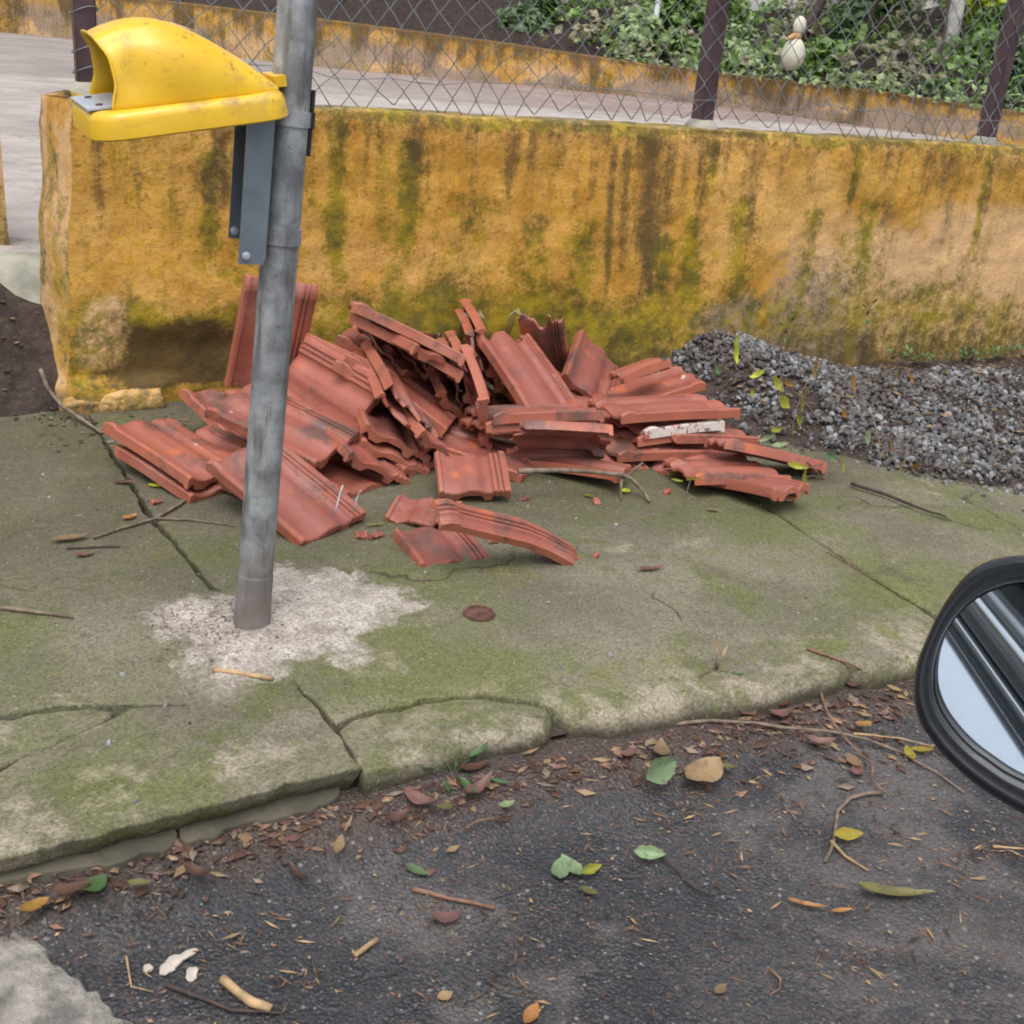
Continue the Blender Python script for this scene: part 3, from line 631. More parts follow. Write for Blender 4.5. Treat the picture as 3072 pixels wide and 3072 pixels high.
# rounded, mossy top and back
prof = [(0.01, 0.933), (0.03, 0.937), (0.08, 0.940), (0.13, 0.936), (0.155, 0.92), (0.16, 0.80), (0.16, 0.3)]
base = len(V); np_ = len(prof)
for i in range(nx):
    for (dy, z) in prof:
        x = Xs[i, -1]; V.append((x, YW + 0.014 + dy + (vn(wx[i] * 9, dy * 50, 12) - 0.5) * 0.006, z + (fbm(wx[i] * 6, dy * 30, 13, 3) - 0.5) * 0.016 * (z > .85)))
for i in range(nx - 1):
    F.append((i * nz + nz - 1, (i + 1) * nz + nz - 1, base + (i + 1) * np_, base + i * np_))
    for j in range(np_ - 1): F.append((base + i * np_ + j, base + (i + 1) * np_ + j, base + (i + 1) * np_ + j + 1, base + i * np_ + j + 1))
tx = np.repeat(wx, np_); tz = np.tile([p[1] for p in prof], nx); mo = fbm(tx * 5, np.tile(np.arange(np_), nx) * 3.0, 15)
colr.append(np.stack([0.35 + 0 * tx, 0.5 + 0.3 * mo, 0.75 + 0 * tx, 0.25 * mo], -1))
# end face (whitish, lichened), leaning back to the left
base = len(V); ne = 9
for j in range(nz):
    for k in range(ne):
        f = k / (ne - 1); z = wz[j]
        V.append((Xs[0, j] - 0.062 * f - 0.012 * math.sin(f * 3.1) + (fbm(z * 9, f * 2 + 3, 17) - 0.5) * 0.010 * (f > 0), Yv[0, j] + 0.21 * f, z - (0.012 * f if j == nz - 1 else 0)))
for j in range(nz - 1):
    for k in range(ne - 1): F.append((base + j * ne + k, base + (j + 1) * ne + k, base + (j + 1) * ne + k + 1, base + j * ne + k + 1))
ez = np.repeat(wz, ne); ef = np.tile(np.linspace(0, 1, ne), nz)
colr.append(np.stack([0.35 * sm(.45, .7, fbm(ez * 7, ef * 3, 19)) + .5 * sm(.12, .05, ez), 0.55 * sm(0.4, 0.62, fbm(ez * 4, ef * 5, 23)), 0.25 + 0 * ez, 0.4 + 0.6 * sm(0.35, 0.6, fbm(ez * 5, ef * 4, 29))], -1))
# back of the end
b2 = len(V); V += [(V[base + (nz - 1) * ne + ne - 1][0], YW + .22, .915), (V[base + ne - 1][0], YW + .22, -.05), (9.0, YW + .22, .3), (9.0, YW + .22, .915)]
colr.append(np.zeros((4, 4)))
# cap over the end
ce = [base + (nz - 1) * ne + k for k in range(ne)]
F.append(tuple(ce) + tuple(len(V) - 0 - 4 + q for q in ()) + tuple(nx * nz + j for j in range(np_ - 3, -1, -1)))
me = mesh_of('boundary_wall', V, F, 180)
ca = me.color_attributes.new('stain', 'FLOAT_COLOR', 'POINT'); ca.data.foreach_set('color', np.concatenate(colr).astype(np.float32).ravel())
wall = link('boundary_wall', me, M['wall']); tag(wall, 'low orange rendered wall with moss and dark run-off stains under the chain-link fence', 'wall')
# footing lumps showing at the left foot
for k, (px, sx, sy, sz) in enumerate([(262, .085, .05, .075), (345, .055, .05, .07), (432, .075, .05, .072)]):
    c = A(px, 1215, 3.67); bm = bmesh.new(); bmesh.ops.create_icosphere(bm, subdivisions=4, radius=1)
    for v in bm.verts:
        q = v.co.copy(); n = float(fbm(q.x * 1.6 + k * 7, q.y * 1.6 + q.z * 2.3, 33, 4)) - 0.5
        m = max(abs(q.x), abs(q.y), abs(q.z)); v.co = q.lerp(q / m * .8, .55) * (1 + .55 * n); v.co = Vector((v.co.x * sx, v.co.y * sy, v.co.z * sz * .62))
    me = bpy.data.meshes.new('footing_stone'); bm.to_mesh(me); bm.free(); me.polygons.foreach_set('use_smooth', [True] * len(me.polygons))
    ca = me.color_attributes.new('stain', 'FLOAT_COLOR', 'POINT')
    co_ = np.array([v.co[:] for v in me.vertices]); nn0 = fbm(co_[:, 0] * 30, co_[:, 2] * 30, 35 + k)
    ca.data.foreach_set('color', np.stack([.35 * sm(.5, .7, nn0) + .5 * sm(.0, -.03, co_[:, 2]), .35 + 0 * nn0, .75 * sm(.4, .6, nn0), .75 * sm(.6, .4, nn0)], -1).astype(np.float32).ravel())
    o = link('footing_stone', me, M['wall'], wall); o.location = (c.x, 3.69, 0.022)

# ------------------------------------------------------------------ chain-link fence
fence = tag(empty('chain_link_fence', (2.6, 3.80, 0.93)), 'grey chain-link fence with brown steel posts standing on the orange wall', 'fence')
fi = fence.matrix_world.inverted()
def fpart(mbx, name, mat, smooth=40):
    mbx.v = [(v[0] - 2.6, v[1] - 3.80, v[2] - 0.93) for v in mbx.v]; return mbx.build(name, mat, fence, smooth)
for x, y in ((0.475, 3.80), (2.66, 3.80), (4.14, 3.80), (5.75, 3.80), (7.4, 3.80)):
    mb = MB(); mb.box((x, y, 1.72), (0.062, 0.062, 1.70), Matrix.Rotation(R_(12), 3, 'Z') if x != .475 else Matrix.Identity(3))
    o = fpart(mb, 'post', M['post'])
    bv = o.modifiers.new('bevel', 'BEVEL'); bv.width = 0.006; bv.segments = 2
    mb = MB(); mb.lathe([(0.07, 0.925), (0.062, 0.945), (0.045, 0.965), (0.02, 0.968)], 14, Matrix.Translation((x, y, 0)))
    fpart(mb, 'post_footing', M['ledge'], 60)
mb = MB(); P_ = 0.090; H_ = 0.098; rngf = np.random.default_rng(3)
x0 = 0.50; ncol = int((7.4 - x0) / (P_ / 2)); nrow = 34
def node(i, j):
    x = x0 + i * P_ / 2; z = 0.955 + j * H_ / 2
    low = np.exp(-j / 5.0)
    x += (vn(i * 0.35, j * 0.35, 101) - 0.5) * (0.010 + 0.055 * low) + 0.014 * math.sin(i * 0.21)
    z += (vn(i * 0.3 + 40, j * 0.4, 103) - 0.5) * (0.008 + 0.050 * low) - 0.012 * low
    y = 3.765 + (vn(i * 0.16, j * 0.2, 105) - 0.5) * 0.05 - 0.012 * low
    return Vector((x, y, z))
for i in range(ncol):
    pts = []
    for j in range(nrow):
        a = node(i + (i + j) % 2, j); a = a + Vector((0, 0.0028 if (i % 2) else -0.0028, 0)); pts.append(a)
    mb.tube(pts, 0.0021, 5, True)
o = fpart(mb, 'wire_mesh', M['wire'], 180); o['kind'] = 'stuff'
mb = MB(); mb.tube([node(2 * k, 2 + 0) + Vector((0, -0.004, -0.01)) for k in range(ncol // 2)], 0.0015, 5)
fpart(mb, 'tension_wire', M['wire'], 180)
# wire ties round the end post
for z in (1.00, 1.055, 1.16, 1.30):
    mb = MB(); mb.tube([Vector((.475, 3.80, z)) + Vector((math.cos(a) * .040, math.sin(a) * .040, .012 * math.sin(a * 1.5))) for a in np.linspace(0, 2 * math.pi, 15)], 0.0018, 5)
    fpart(mb, 'wire_tie', M['wire'], 180)

# ------------------------------------------------------------------ yard behind the wall
ZC = 0.40
V, F = grid(np.concatenate([[-30, -10], np.linspace(-3, 14, 40), [20, 40]]), np.linspace(4.12, 13.3, 24), lambda x, y: ZC + (fbm(x, y, 111, 3) - 0.5) * 0.01)
tag(link('court_floor', mesh_of('court_floor', V, F, 180), M['court']), kind='structure')
V, F = grid(np.concatenate([[-30, -10], np.linspace(-3, 16, 50), [24, 40]]), np.linspace(13.1, 34, 40), lambda x, y: ZC - 0.004 + (fbm(x, y, 113, 3) - 0.5) * 0.006)
tag(link('court_path', mesh_of('court_path', V, F, 180), M['court2']), kind='structure')
# ledge of the entrance and soil slope in front of it
V, F = grid(np.linspace(-2.5, 0.62, 60), np.linspace(3.86, 4.14, 14), lambda x, y: 0.375 + 0.03 * sm(3.88, 4.05, y) - 0.10 * sm(.05, .36, x) * sm(4.1, 3.9, y) + (fbm(x * 9, y * 9, 115, 3) - 0.5) * 0.03 - 0.20 * sm(3.885, 3.86, y))
tag(link('entrance_ledge', mesh_of('entrance_ledge', V, F, 180), M['ledge']), kind='structure')
V, F = grid(np.linspace(-2.5, 0.50, 70), np.linspace(3.60, 3.90, 24), lambda x, y: 0.0 - 0.012 + 0.40 * sm(3.64, 3.90, y) * (1 - 0.35 * sm(.1, .4, x)) + (fbm(x * 12, y * 12, 117, 4) - 0.5) * 0.06 * sm(3.60, 3.68, y))
tag(link('soil_slope', mesh_of('soil_slope', V, F, 180), M['soil']), kind='structure')
# second wall piece, left of the entrance
def stained_box(name, x0, x1, y0, y1, z0, z1, parent=None):
    xs_ = np.linspace(x0, x1, 40); zs_ = np.linspace(z0, z1, 24); V = []; F = []; cl = []
    for face in range(4):
        b = len(V)
        for i in range(40):
            for j in range(24):
                t = i / 39
                if face == 0: q = (xs_[i], y0, zs_[j])
                elif face == 1: q = (x1, y0 + (y1 - y0) * t, zs_[j])
                elif face == 2: q = (xs_[i], y0 + (y1 - y0) * j / 23, z1)
                else: q = (xs_[39 - i], y1, zs_[j])
                n = (fbm(q[0] * 5 + q[1] * 3, q[2] * 5, 121, 3) - 0.5) * 0.012
                V.append((q[0] + (n if face == 1 else 0), q[1] + (n if face in (0, 3) else 0), q[2] + (n if face == 2 else 0)))
                cl.append((q[0] * 1.0 + 9.3, min(0.93, (q[2] - z0) / (z1 - z0) * .93)))
        for i in range(39):
            for j in range(23): F.append((b + i * 24 + j, b + (i + 1) * 24 + j, b + (i + 1) * 24 + j + 1, b + i * 24 + j + 1))
    cl = np.array(cl); cl = np.stack(stain_at(cl[:, 0], cl[:, 1]), -1)
    me = mesh_of(name, V, F, 40); ca = me.color_attributes.new('stain', 'FLOAT_COLOR', 'POINT'); ca.data.foreach_set('color', np.array(cl, np.float32).ravel())
    return link(name, me, M['wall'], parent)
o = stained_box('gate_wall', -2.4, 0.256, 4.28, 4.45, 0.34, 1.12); tag(o, 'orange wall end across the entrance gap, at the left picture edge', 'wall')

# far wall round the yard
fw = [(-14, 27.5), (-4, 27.0), (2.3, 26.0), (4.4, 23.2), (6.43, 20.74), (9.16, 19.21), (11.4, 17.7), (12.1, 15.6), (12.35, 13.6), (12.9, 11.2), (13.4, 8.8), (13.8, 4.5)]
ftop = [1.30, 1.30, 1.28, 1.23, 1.17, 1.06, 0.92, 0.90, 0.90, 0.82, 0.80, 0.80]
V = []; F = []; cl = []; s_acc = 0; cols = []
for i in range(len(fw) - 1):
    a = np.array(fw[i]); b = np.array(fw[i + 1]); d = np.linalg.norm(b - a); n = max(2, int(d / 0.08))
    for j in range(n):
        f = j / n; cols.append((a + (b - a) * f, s_acc + d * f, ftop[i] + (ftop[i + 1] - ftop[i]) * f, np.array([-(b - a)[1], (b - a)[0]]) / d))
    s_acc += d
nzf = 22
for (p, s, zt, nrm) in cols:
    for j in range(nzf + 4):
        if j < nzf: f = j / (nzf - 1); z = ZC - 0.03 + f * (zt - ZC + 0.03); o2 = 0.0
        else: z = zt - (0, 0, .02, .5)[j - nzf]; o2 = (0.02, 0.16, 0.18, 0.18)[j - nzf]; f = 1
        V.append((p[0] + nrm[0] * (o2 + (fbm(s, z * 3, 131, 3) - .5) * .03), p[1] + nrm[1] * (o2 + (fbm(s, z * 3, 131, 3) - .5) * .03), z))
S_ = np.repeat([c[1] for c in cols], nzf + 4); FZ = np.tile(list(np.linspace(0, 1, nzf)) + [1, 1, 1, 1], len(cols))
blot = sm(.45, .72, fbm(S_ * 1.7, FZ * 0.9, 133)); run = sm(.45, .75, vn(S_ * 6, FZ * 0.4, 135)) * sm(.25, .95, FZ + .5 * vn(S_ * 3, FZ * 0, 137) - .25)
fc = np.stack([np.clip(.22 + .55 * blot + 1.0 * run + .6 * sm(.80, .98, FZ), 0, 1), .45 * sm(.5, .7, fbm(S_ * 2, FZ * 2, 139)), .35 + .8 * sm(.38, .58, fbm(S_ * 1.1, FZ * 1.4, 141)) * sm(.9, .2, FZ), .95 * sm(.36, .55, fbm(S_ * 1.4, FZ, 143)) * sm(.95, .3, FZ)], -1)
m_ = nzf + 4
F = [(i * m_ + j, (i + 1) * m_ + j, (i + 1) * m_ + j + 1, i * m_ + j + 1) for i in range(len(cols) - 1) for j in range(m_ - 1)]
me = mesh_of('yard_wall', V, F, 180); ca = me.color_attributes.new('stain', 'FLOAT_COLOR', 'POINT'); ca.data.foreach_set('color', fc.astype(np.float32).ravel())
tag(link('yard_wall', me, M['wall']), 'low blotchy ochre retaining wall curving round the far side of the yard', 'wall')

# planted bank rising behind the far wall
def bank_z(x, y):
    # distance behind the far wall, measured roughly along the view
    fy = np.interp(x, [p[0] for p in fw[:7]] + [13.8, 40], [p[1] for p in fw[:7]] + [4.0, -14])
    d = np.maximum(0, np.minimum(y - fy, 40))
    top = np.interp(x, [p[0] for p in fw[:7]] + [13.8], [t for t in ftop[:7]] + [0.8])
    return top - 0.10 + 0.33 * np.minimum(d, 12) + (fbm(x * .4, y * .4, 151) - .5) * 0.8 * sm(0, 2, d)
V = []; F = []; nn_ = 70
path = [np.array(p) for p in fw]; acc = []
for (p, s, zt, nrm) in cols[::3]:
    acc.append((p, zt, nrm))
rows = [0.10, 0.4, 0.9, 1.6, 2.6, 4, 6, 9, 13, 20]
dirs = [np.array([0.35, 0.94])] * 0
for (p, zt, nrm) in acc:
    out_ = nrm if nrm @ (p - np.array([2.0, 8.0])) > 0 else -nrm
    out_ = out_ * .6 + (p / np.linalg.norm(p)) * .4; out_ /= np.linalg.norm(out_)
    for k, d in enumerate(rows):
        q = p + out_ * d
        V.append((q[0], q[1], zt - 0.08 + 0.30 * min(d, 9) ** 0.95 + 0.1 * max(0, d - 9) + (fbm(q[0] * .6, q[1] * .6, 151) - .5) * .7 * min(1, d / 2)))
k_ = len(rows)
F = [(i * k_ + j, (i + 1) * k_ + j, (i + 1) * k_ + j + 1, i * k_ + j + 1) for i in range(len(acc) - 1) for j in range(k_ - 1)]
tag(link('earth_bank', mesh_of('earth_bank', V, F, 180), M['bank']), kind='structure')
BANK = np.array(V).reshape(-1, k_, 3)
# ================================================================== PLANTS AND THINGS BEYOND THE FENCE
def leaf_cloud(rng, n, cen, rad, size, clumps=7, flat=0.0):
    """leaf-sized folded faces spread through clumps inside an ellipsoid"""
    cen = np.array(cen); rad = np.array(rad); V = []; F = []
    cc = rng.normal(size=(clumps, 3)); cc /= np.linalg.norm(cc, axis=1, keepdims=True); cc *= (rng.random((clumps, 1)) ** .5) * .75
    for i in range(n):
        c = cc[rng.integers(clumps)]; d = rng.normal(size=3); d /= np.linalg.norm(d); d *= (0.25 + .75 * rng.random()) * .48
        p = cen + (c + d) * rad
        up = np.array([0, 0, 1.0]) * (0.8 + flat) + (c + d) * .7 + rng.normal(size=3) * .55; up /= np.linalg.norm(up)
        a = np.cross(up, rng.normal(size=3)); a /= np.linalg.norm(a); b = np.cross(up, a)
        s = size * (0.6 + .8 * rng.random()); w = s * (.26 + .14 * rng.random())
        k = len(V); bend = up * s * .12
        V += [p - a * s * .5 - bend, p + b * w, p + a * s * .5 - bend, p - b * w, p + up * s * .05]
        F += [(k, k + 1, k + 4), (k + 1, k + 2, k + 4), (k + 2, k + 3, k + 4), (k + 3, k, k + 4)]
    return V, F
def bank_height(x, y):
    d = (BANK[:, :, 0] - x) ** 2 + (BANK[:, :, 1] - y) ** 2; i = np.unravel_index(np.argmin(d), d.shape); return BANK[i[0], i[1], 2]
def shrub(px, py, Y, rx, rz, mat, n, label, seed, size=0.19, clumps=9, name='shrub'):
    c = A(px, py, Y); sc = (c - Vector(CAM)).length / FPX; rx *= sc; rz *= sc
    z0 = min(bank_height(c.x, c.y) - 0.05, c.z - rz * .6); rng = np.random.default_rng(seed)
    root = tag(empty(name, (c.x, c.y, z0)), label, 'shrub', 'shrubs on the bank')
    V, F = leaf_cloud(rng, n, (0, 0, c.z - z0), (rx, rx * .8, rz), size, clumps)
    link('foliage', mesh_of('foliage', V, F), mat, root)
    mb = MB()
    for k in range(3):
        e = rng.normal(size=2) * rx * .35
        mb.tube([(0, 0, 0), (e[0] * .4, e[1] * .4, (c.z - z0) * .5), (e[0], e[1], c.z - z0 + rz * .2)], [.03, .02, .01], 6)
    mb.build('stem', M['bark_dark'], root, 180)
    return root
SH = [(1585, 75, 20.2, 115, 95, 'green2', 620, 'glossy dark green shrub at the left end of the planting, beside the bare dark bank'),
      (1700, 30, 21.5, 100, 70, 'green2', 420, 'dark shrub set back behind the gap between two leafy bushes'),
      (1770, 125, 19.2, 60, 60, 'dull', 260, 'thin dull shrub in the earthy gap left of the white pipe post'),
      (1900, 120, 18.8, 115, 85, 'pale', 620, 'pale green shrub right in front of the foot of the white pipe post'),
      (2010, 45, 19.6, 115, 80, 'green', 560, 'bright green shrub between the white pipe post and the middle fence post'),
      (2070, 160, 17.9, 100, 60, 'green', 480, 'leafy shrub hanging over the yard wall left of the middle fence post'),
      (2225, 150, 16.9, 110, 75, 'pale', 560, 'pale leaved shrub spilling over the yard wall left of the white statue'),
      (2185, 60, 18.0, 75, 85, 'green', 560, 'tall green shrub just right of the top of the middle fence post'),
      (2470, 205, 15.2, 125, 65, 'green', 560, 'leafy shrub hanging over the yard wall right of the white statue'),
      (2560, 90, 16.8, 110, 110, 'green2', 620, 'tall dark shrub between the statue and the white tree trunk'),
      (2640, 20, 17.8, 100, 70, 'green', 520, 'bushy crown at the upper edge between the pale house walls'),
      (2700, 250, 13.9, 110, 70, 'dull', 460, 'scrubby dry shrub at the foot of the white tree trunk'),
      (2735, 170, 15.6, 85, 60, 'dull', 240, 'sparse grey-green shrub just left of the white tree trunk'),
      (2975, 15, 14.6, 110, 55, 'lime', 520, 'bright lime green shrub at the upper right by the last fence post'),
      (2960, 110, 14.0, 110, 90, 'green', 560, 'mid green shrub below the lime green one, right of the white trunk'),
      (2870, 290, 12.9, 100, 55, 'green2', 420, 'low bluish shrub on the yard wall below the white tree trunk'),
      (3050, 250, 12.2, 90, 120, 'green2', 620, 'dark shrub at the right picture edge behind the last fence post'),
      (1430, 15, 21.8, 80, 50, 'dull', 160, 'straggly dull plant on the bare dark bank')]
for k, (px, py, Y, rx, rz, m, n, lab) in enumerate(SH): shrub(px, py, Y, rx, rz, M['leaf_' + m], int(n * 1.5), lab, 300 + k)
# ivy along the top of the yard wall: nobody could count it
rng = np.random.default_rng(77); V = []; F = []
for (p, s, zt, nrm) in cols:
    dens = float(sm(10.2, 11.2, p[0]))
    for q in range(rng.poisson(7 * dens)):
        out_ = nrm if nrm @ (p - np.array([2.0, 8.0])) > 0 else -nrm
        h = rng.random() ** 2
        v, f = leaf_cloud(rng, 1, np.array([p[0], p[1], zt + .05]) + np.array([out_[0], out_[1], 0]) * rng.normal(.22, .2) + np.array([0, 0, .25 * h - .05]), (.1, .1, .06), .13, 1)
        b = len(V); V += v; F += [tuple(i + b for i in t) for t in f]
tag(link('ivy', mesh_of('ivy', V, F), M['leaf_pale']), 'ivy and low ground cover along the top of the yard wall', 'ivy', kind='stuff')

rng = np.random.default_rng(78); VV = {0: ([], []), 1: ([], [])}
for i in range(BANK.shape[0] - 1):
    for j in range(BANK.shape[1] - 2):
        p = BANK[i, j]; q = BANK[i + 1, j + 1]
        if p[0] < 9.4: continue
        area = np.linalg.norm(np.cross(BANK[i + 1, j] - p, BANK[i, j + 1] - p)); dens = 30 * float(sm(9.6, 11, p[0]))
        for _ in range(rng.poisson(area * dens)):
            a_, b_ = rng.random(2); c_ = p + a_ * (BANK[i + 1, j] - p) + b_ * (BANK[i, j + 1] - p)
            V, F = VV[int(vn(c_[0] * 1.3, c_[1] * 1.3, 71) > .55)]; v, f = leaf_cloud(rng, 2, c_ + np.array([0, 0, .12 + .25 * rng.random()]), (.25, .25, .2), .17, 1)
            b = len(V); V += v; F += [tuple(k + b for k in t) for t in f]
tag(link('undergrowth', mesh_of('undergrowth', *VV[0]), M['leaf_green']), 'leafy undergrowth covering the bank between the shrubs', 'undergrowth', kind='stuff')
tag(link('dry_undergrowth', mesh_of('dry_undergrowth', *VV[1]), M['leaf_dull']), 'dull dry undergrowth on the bank between the shrubs', 'undergrowth', kind='stuff')
def tree(base_px, top_px, Y, w_px, mat, label, seed, crown=None, cmat='green', bend=0.1):
    b = A(*base_px, Y); t = A(*top_px, Y); sc = (b - Vector(CAM)).length / FPX; r = w_px * sc / 2
    d = (t - b); b.z = min(b.z, bank_height(b.x, b.y) - .05)
    top = b + d * (3.6 / max(.5, d.z)) if d.z < 3.6 else t
    root = tag(empty('tree', b), label, 'tree', 'trees on the bank'); rng = np.random.default_rng(seed)
    pts = [(top - b) * f + Vector((rng.normal() * bend * f, rng.normal() * bend * f, 0)) for f in np.linspace(0, 1, 9)]
    mb = MB(); mb.tube(pts, [r * (1.15 - .5 * f) for f in np.linspace(0, 1, 9)], 10)
    for k in range(4):
        s0 = pts[4 + k]; mb.tube([s0, s0 + Vector((rng.normal() * .5, rng.normal() * .5, .5)), s0 + Vector((rng.normal() * 1.0, rng.normal() * 1.0, 1.1))], [r * .5, r * .3, r * .12], 6)
    mb.build('trunk', mat, root, 180)
    tp = pts[-1] + Vector((0, 0, .6)); V, F = leaf_cloud(rng, 900, tp, (1.3, 1.3, 1.0), .2, 14)
    link('crown', mesh_of('crown', V, F), M['leaf_' + cmat], root)
    return root
M['bark_white'] = simple('white_bark', (0.50, 0.49, 0.46), 0.8, var=0.35, scale=6, bump=0.4, bdist=0.02)
M['bark_mid'] = simple('brown_trunk', (0.075, 0.050, 0.045), 0.85, var=0.4, scale=12, bump=0.4, bdist=0.02)
tree((2838, 205), (2868, 40), 14.6, 36, M['bark_white'], 'tree with a pale whitish leaning trunk near the last fence post', 501)
tree((2400, 95), (2442, 10), 17.6, 26, M['bark_mid'], 'tree with a dark trunk leaning right above the white statue', 502)
tree((2585, 170), (2612, 50), 15.8, 12, M['bark_dark'], 'slender tree with a thin black trunk right of the statue', 503)
tree((2790, 290), (2830, 110), 13.2, 8, M['bark_mid'], 'thin bent sapling stem standing before the white trunk', 504)

# pale house glimpsed through the leaves
M['house'] = simple('white_render', (0.80, 0.79, 0.76), 0.85, var=0.06, scale=3, bump=0.1)
M['house2'] = simple('cream_render', (0.66, 0.56, 0.44), 0.85, var=0.06, scale=3, bump=0.1)
M['roof'] = simple('old_roof', (0.26, 0.10, 0.06), 0.8, var=0.3, scale=8, bump=0.3)
M['glassdark'] = simple('dark_glass', (0.02, 0.03, 0.035), 0.08, bump=0)
def house(px0, px1, Y, zb, zt, mat, label, dep=3.5):
    a = A(px0, 30, Y); b = A(px1, 30, Y); c = (a + b) / 2; wdt = b.x - a.x
    root = tag(empty('house', (c.x, c.y + dep / 2, zb)), label, 'house', 'pale houses behind the trees')
    mb = MB(); mb.box((0, 0, (zt - zb) / 2), (wdt, dep, zt - zb)); mb.build('wall', mat, root)
    mb = MB(); h = zt - zb
    mb.add([(-wdt / 2 - .2, -dep / 2 - .2, h), (wdt / 2 + .2, -dep / 2 - .2, h), (wdt / 2 + .2, dep / 2 + .2, h), (-wdt / 2 - .2, dep / 2 + .2, h), (-wdt / 2 - .2, 0, h + .8), (wdt / 2 + .2, 0, h + .8)],
           [(0, 1, 5, 4), (2, 3, 4, 5), (0, 4, 3), (1, 2, 5), (0, 3, 2, 1)]); mb.build('roof', M['roof'], root)
    mb = MB(); mb.box((0, -dep / 2 - .01, h * .72), (min(.9, wdt * .4), .06, .8)); mb.build('window', M['glassdark'], root)
house(2275, 2480, 20.0, 1.0, 4.6, M['house'], 'white house wall showing between leaves above the white statue')
house(2755, 2855, 17.6, 1.0, 4.6, M['house'], 'white house wall showing just left of the white tree trunk')

# white pipe post
mb = MB(); b = A(1953, 150, 18.6); t = A(1976, 0, 18.6); d = (t - b)
mb.tube([b - d * .3, t + d * 1.2], .05, 12); mb.tube([t + d * 1.19, t + d * 1.22], .062, 12)
o = mb.build('pipe_post', simple('white_pipe', (0.62, 0.66, 0.68), 0.4, var=.08, bump=0)); tag(o, 'white pipe post standing among the shrubs behind the yard', 'post')

# white bird statue in the planting
M['statue'] = simple('white_plaster', (0.50, 0.49, 0.40), 0.7, var=.12, scale=8, bump=.2); M['statue_tan'] = simple('tan_plaster', (0.42, 0.26, 0.12), 0.7, var=.2, scale=8, bump=.2)
c = A(2372, 212, 15.25); st_ = tag(empty('garden_statue', c), 'white egg-bodied bird statue among the shrubs on the bank', 'statue')
mb = MB(); mb.lathe([(.05, 0), (.13, .04), (.175, .14), (.185, .24), (.16, .34), (.11, .42), (.07, .46)], 20); mb.build('body', M['statue'], st_, 180)
mb = MB(); mb.lathe([(.075, .45), (.085, .48), (.075, .52), (.07, .53)], 18); mb.build('collar', M['statue_tan'], st_, 180)
mb = MB(); mb.lathe([(.06, .52), (.085, .57), (.10, .64), (.085, .71), (.05, .76), (.01, .78)], 18, Matrix.Translation((.03, 0, 0))); mb.build('head', M['statue'], st_, 180)
mb = MB(); mb.tube([(-.05, -.02, .50), (-.15, -.04, .46), (-.23, -.05, .43)], [.045, .03, .012], 10); mb.build('bill', M['statue_tan'], st_, 180)

# ================================================================== POLE AND BIN LID
pb = G(755, 1876); pd = Vector((0.0807, -0.0066, 1.223)).normalized()
Rz = pd.to_track_quat('Z', 'Y'); Rz = Quaternion((0, 0, 1), 0) @ Vector((0, 0, 1)).rotation_difference(pd)
pole = tag(empty('street_pole', pb), 'leaning galvanised steel pole standing in a pale mortar patch on the pavement', 'pole')
pole.rotation_mode = 'QUATERNION'; pole.rotation_quaternion = Rz
mb = MB(); mb.lathe([(.0355, 0.1), (.0352, .6), (.035, 1.3), (.035, 3.3), (.033, 3.305), (.001, 3.31)], 40); mb.build('pipe', M['galv'], pole, 60)
mb = MB(); mb.lathe([(.0405, -.03), (.0385, .02), (.0375, .05), (.0372, .118), (.0362, .124), (.0352, .126)], 40); mb.build('base_sleeve', M['galv'], pole, 60)

lid = tag(empty('bin_lid', pb), 'yellow plastic litter bin hood with an open mouth, bracketed to the leaning pole', 'bin lid')
lid.rotation_mode = 'QUATERNION'; lid.rotation_quaternion = Rz
# bracket channel on the pole's left side, in pole coordinates
def lbox(name, c, d, mat, parent=lid, bev=.0015):
    mb = MB(); mb.box(c, d); o = mb.build(name, mat, parent)
    if bev: bv = o.modifiers.new('bevel', 'BEVEL'); bv.width = bev; bv.segments = 2
    return o
br = empty('bracket', (0, 0, 0)); br.parent = lid
mb = MB()
mb.box((-.039, 0, .925), (.003, .088, .29))
for s in (-1, 1): mb.box((-.0635, s * .0425, .920 if s < 0 else .935), (.046, .003, .30 if s < 0 else .27))
mb.box((-.073, 0, 1.072), (.065, .10, .003))
bro = mb.build('channel', M['steel'], br, 30)
for (y, z, x) in ((-.0455, .785, -.074), (.0400, .815, -.076), (-.0455, 1.045, -.06)):
    mb = MB(); mb.lathe([(.008, 0), (.008, .003), (.0055, .006), (.001, .007)], 14, Matrix.Translation((x, y, z)) @ Matrix.Rotation(R_(90), 4, 'X')); mb.build('bolt', M['plate'], br, 30)
for z, h in ((1.030, .026), (.820, .030)):
    mb = MB(); mb.lathe([(.0355, z - h / 2), (.0385, z - h / 2), (.0388, z + h / 2), (.0355, z + h / 2)], 36); mb.build('clamp_band', M['galv'], lid, 30)
mb = MB(); mb.box((.0385, -.004, 1.062), (.006, .016, .04)); mb.box((.0385, -.004, .992), (.006, .014, .05)); mb.box((.040, -.004, 1.030), (.007, .020, .028)); mb.build('strap', M['black'], lid)

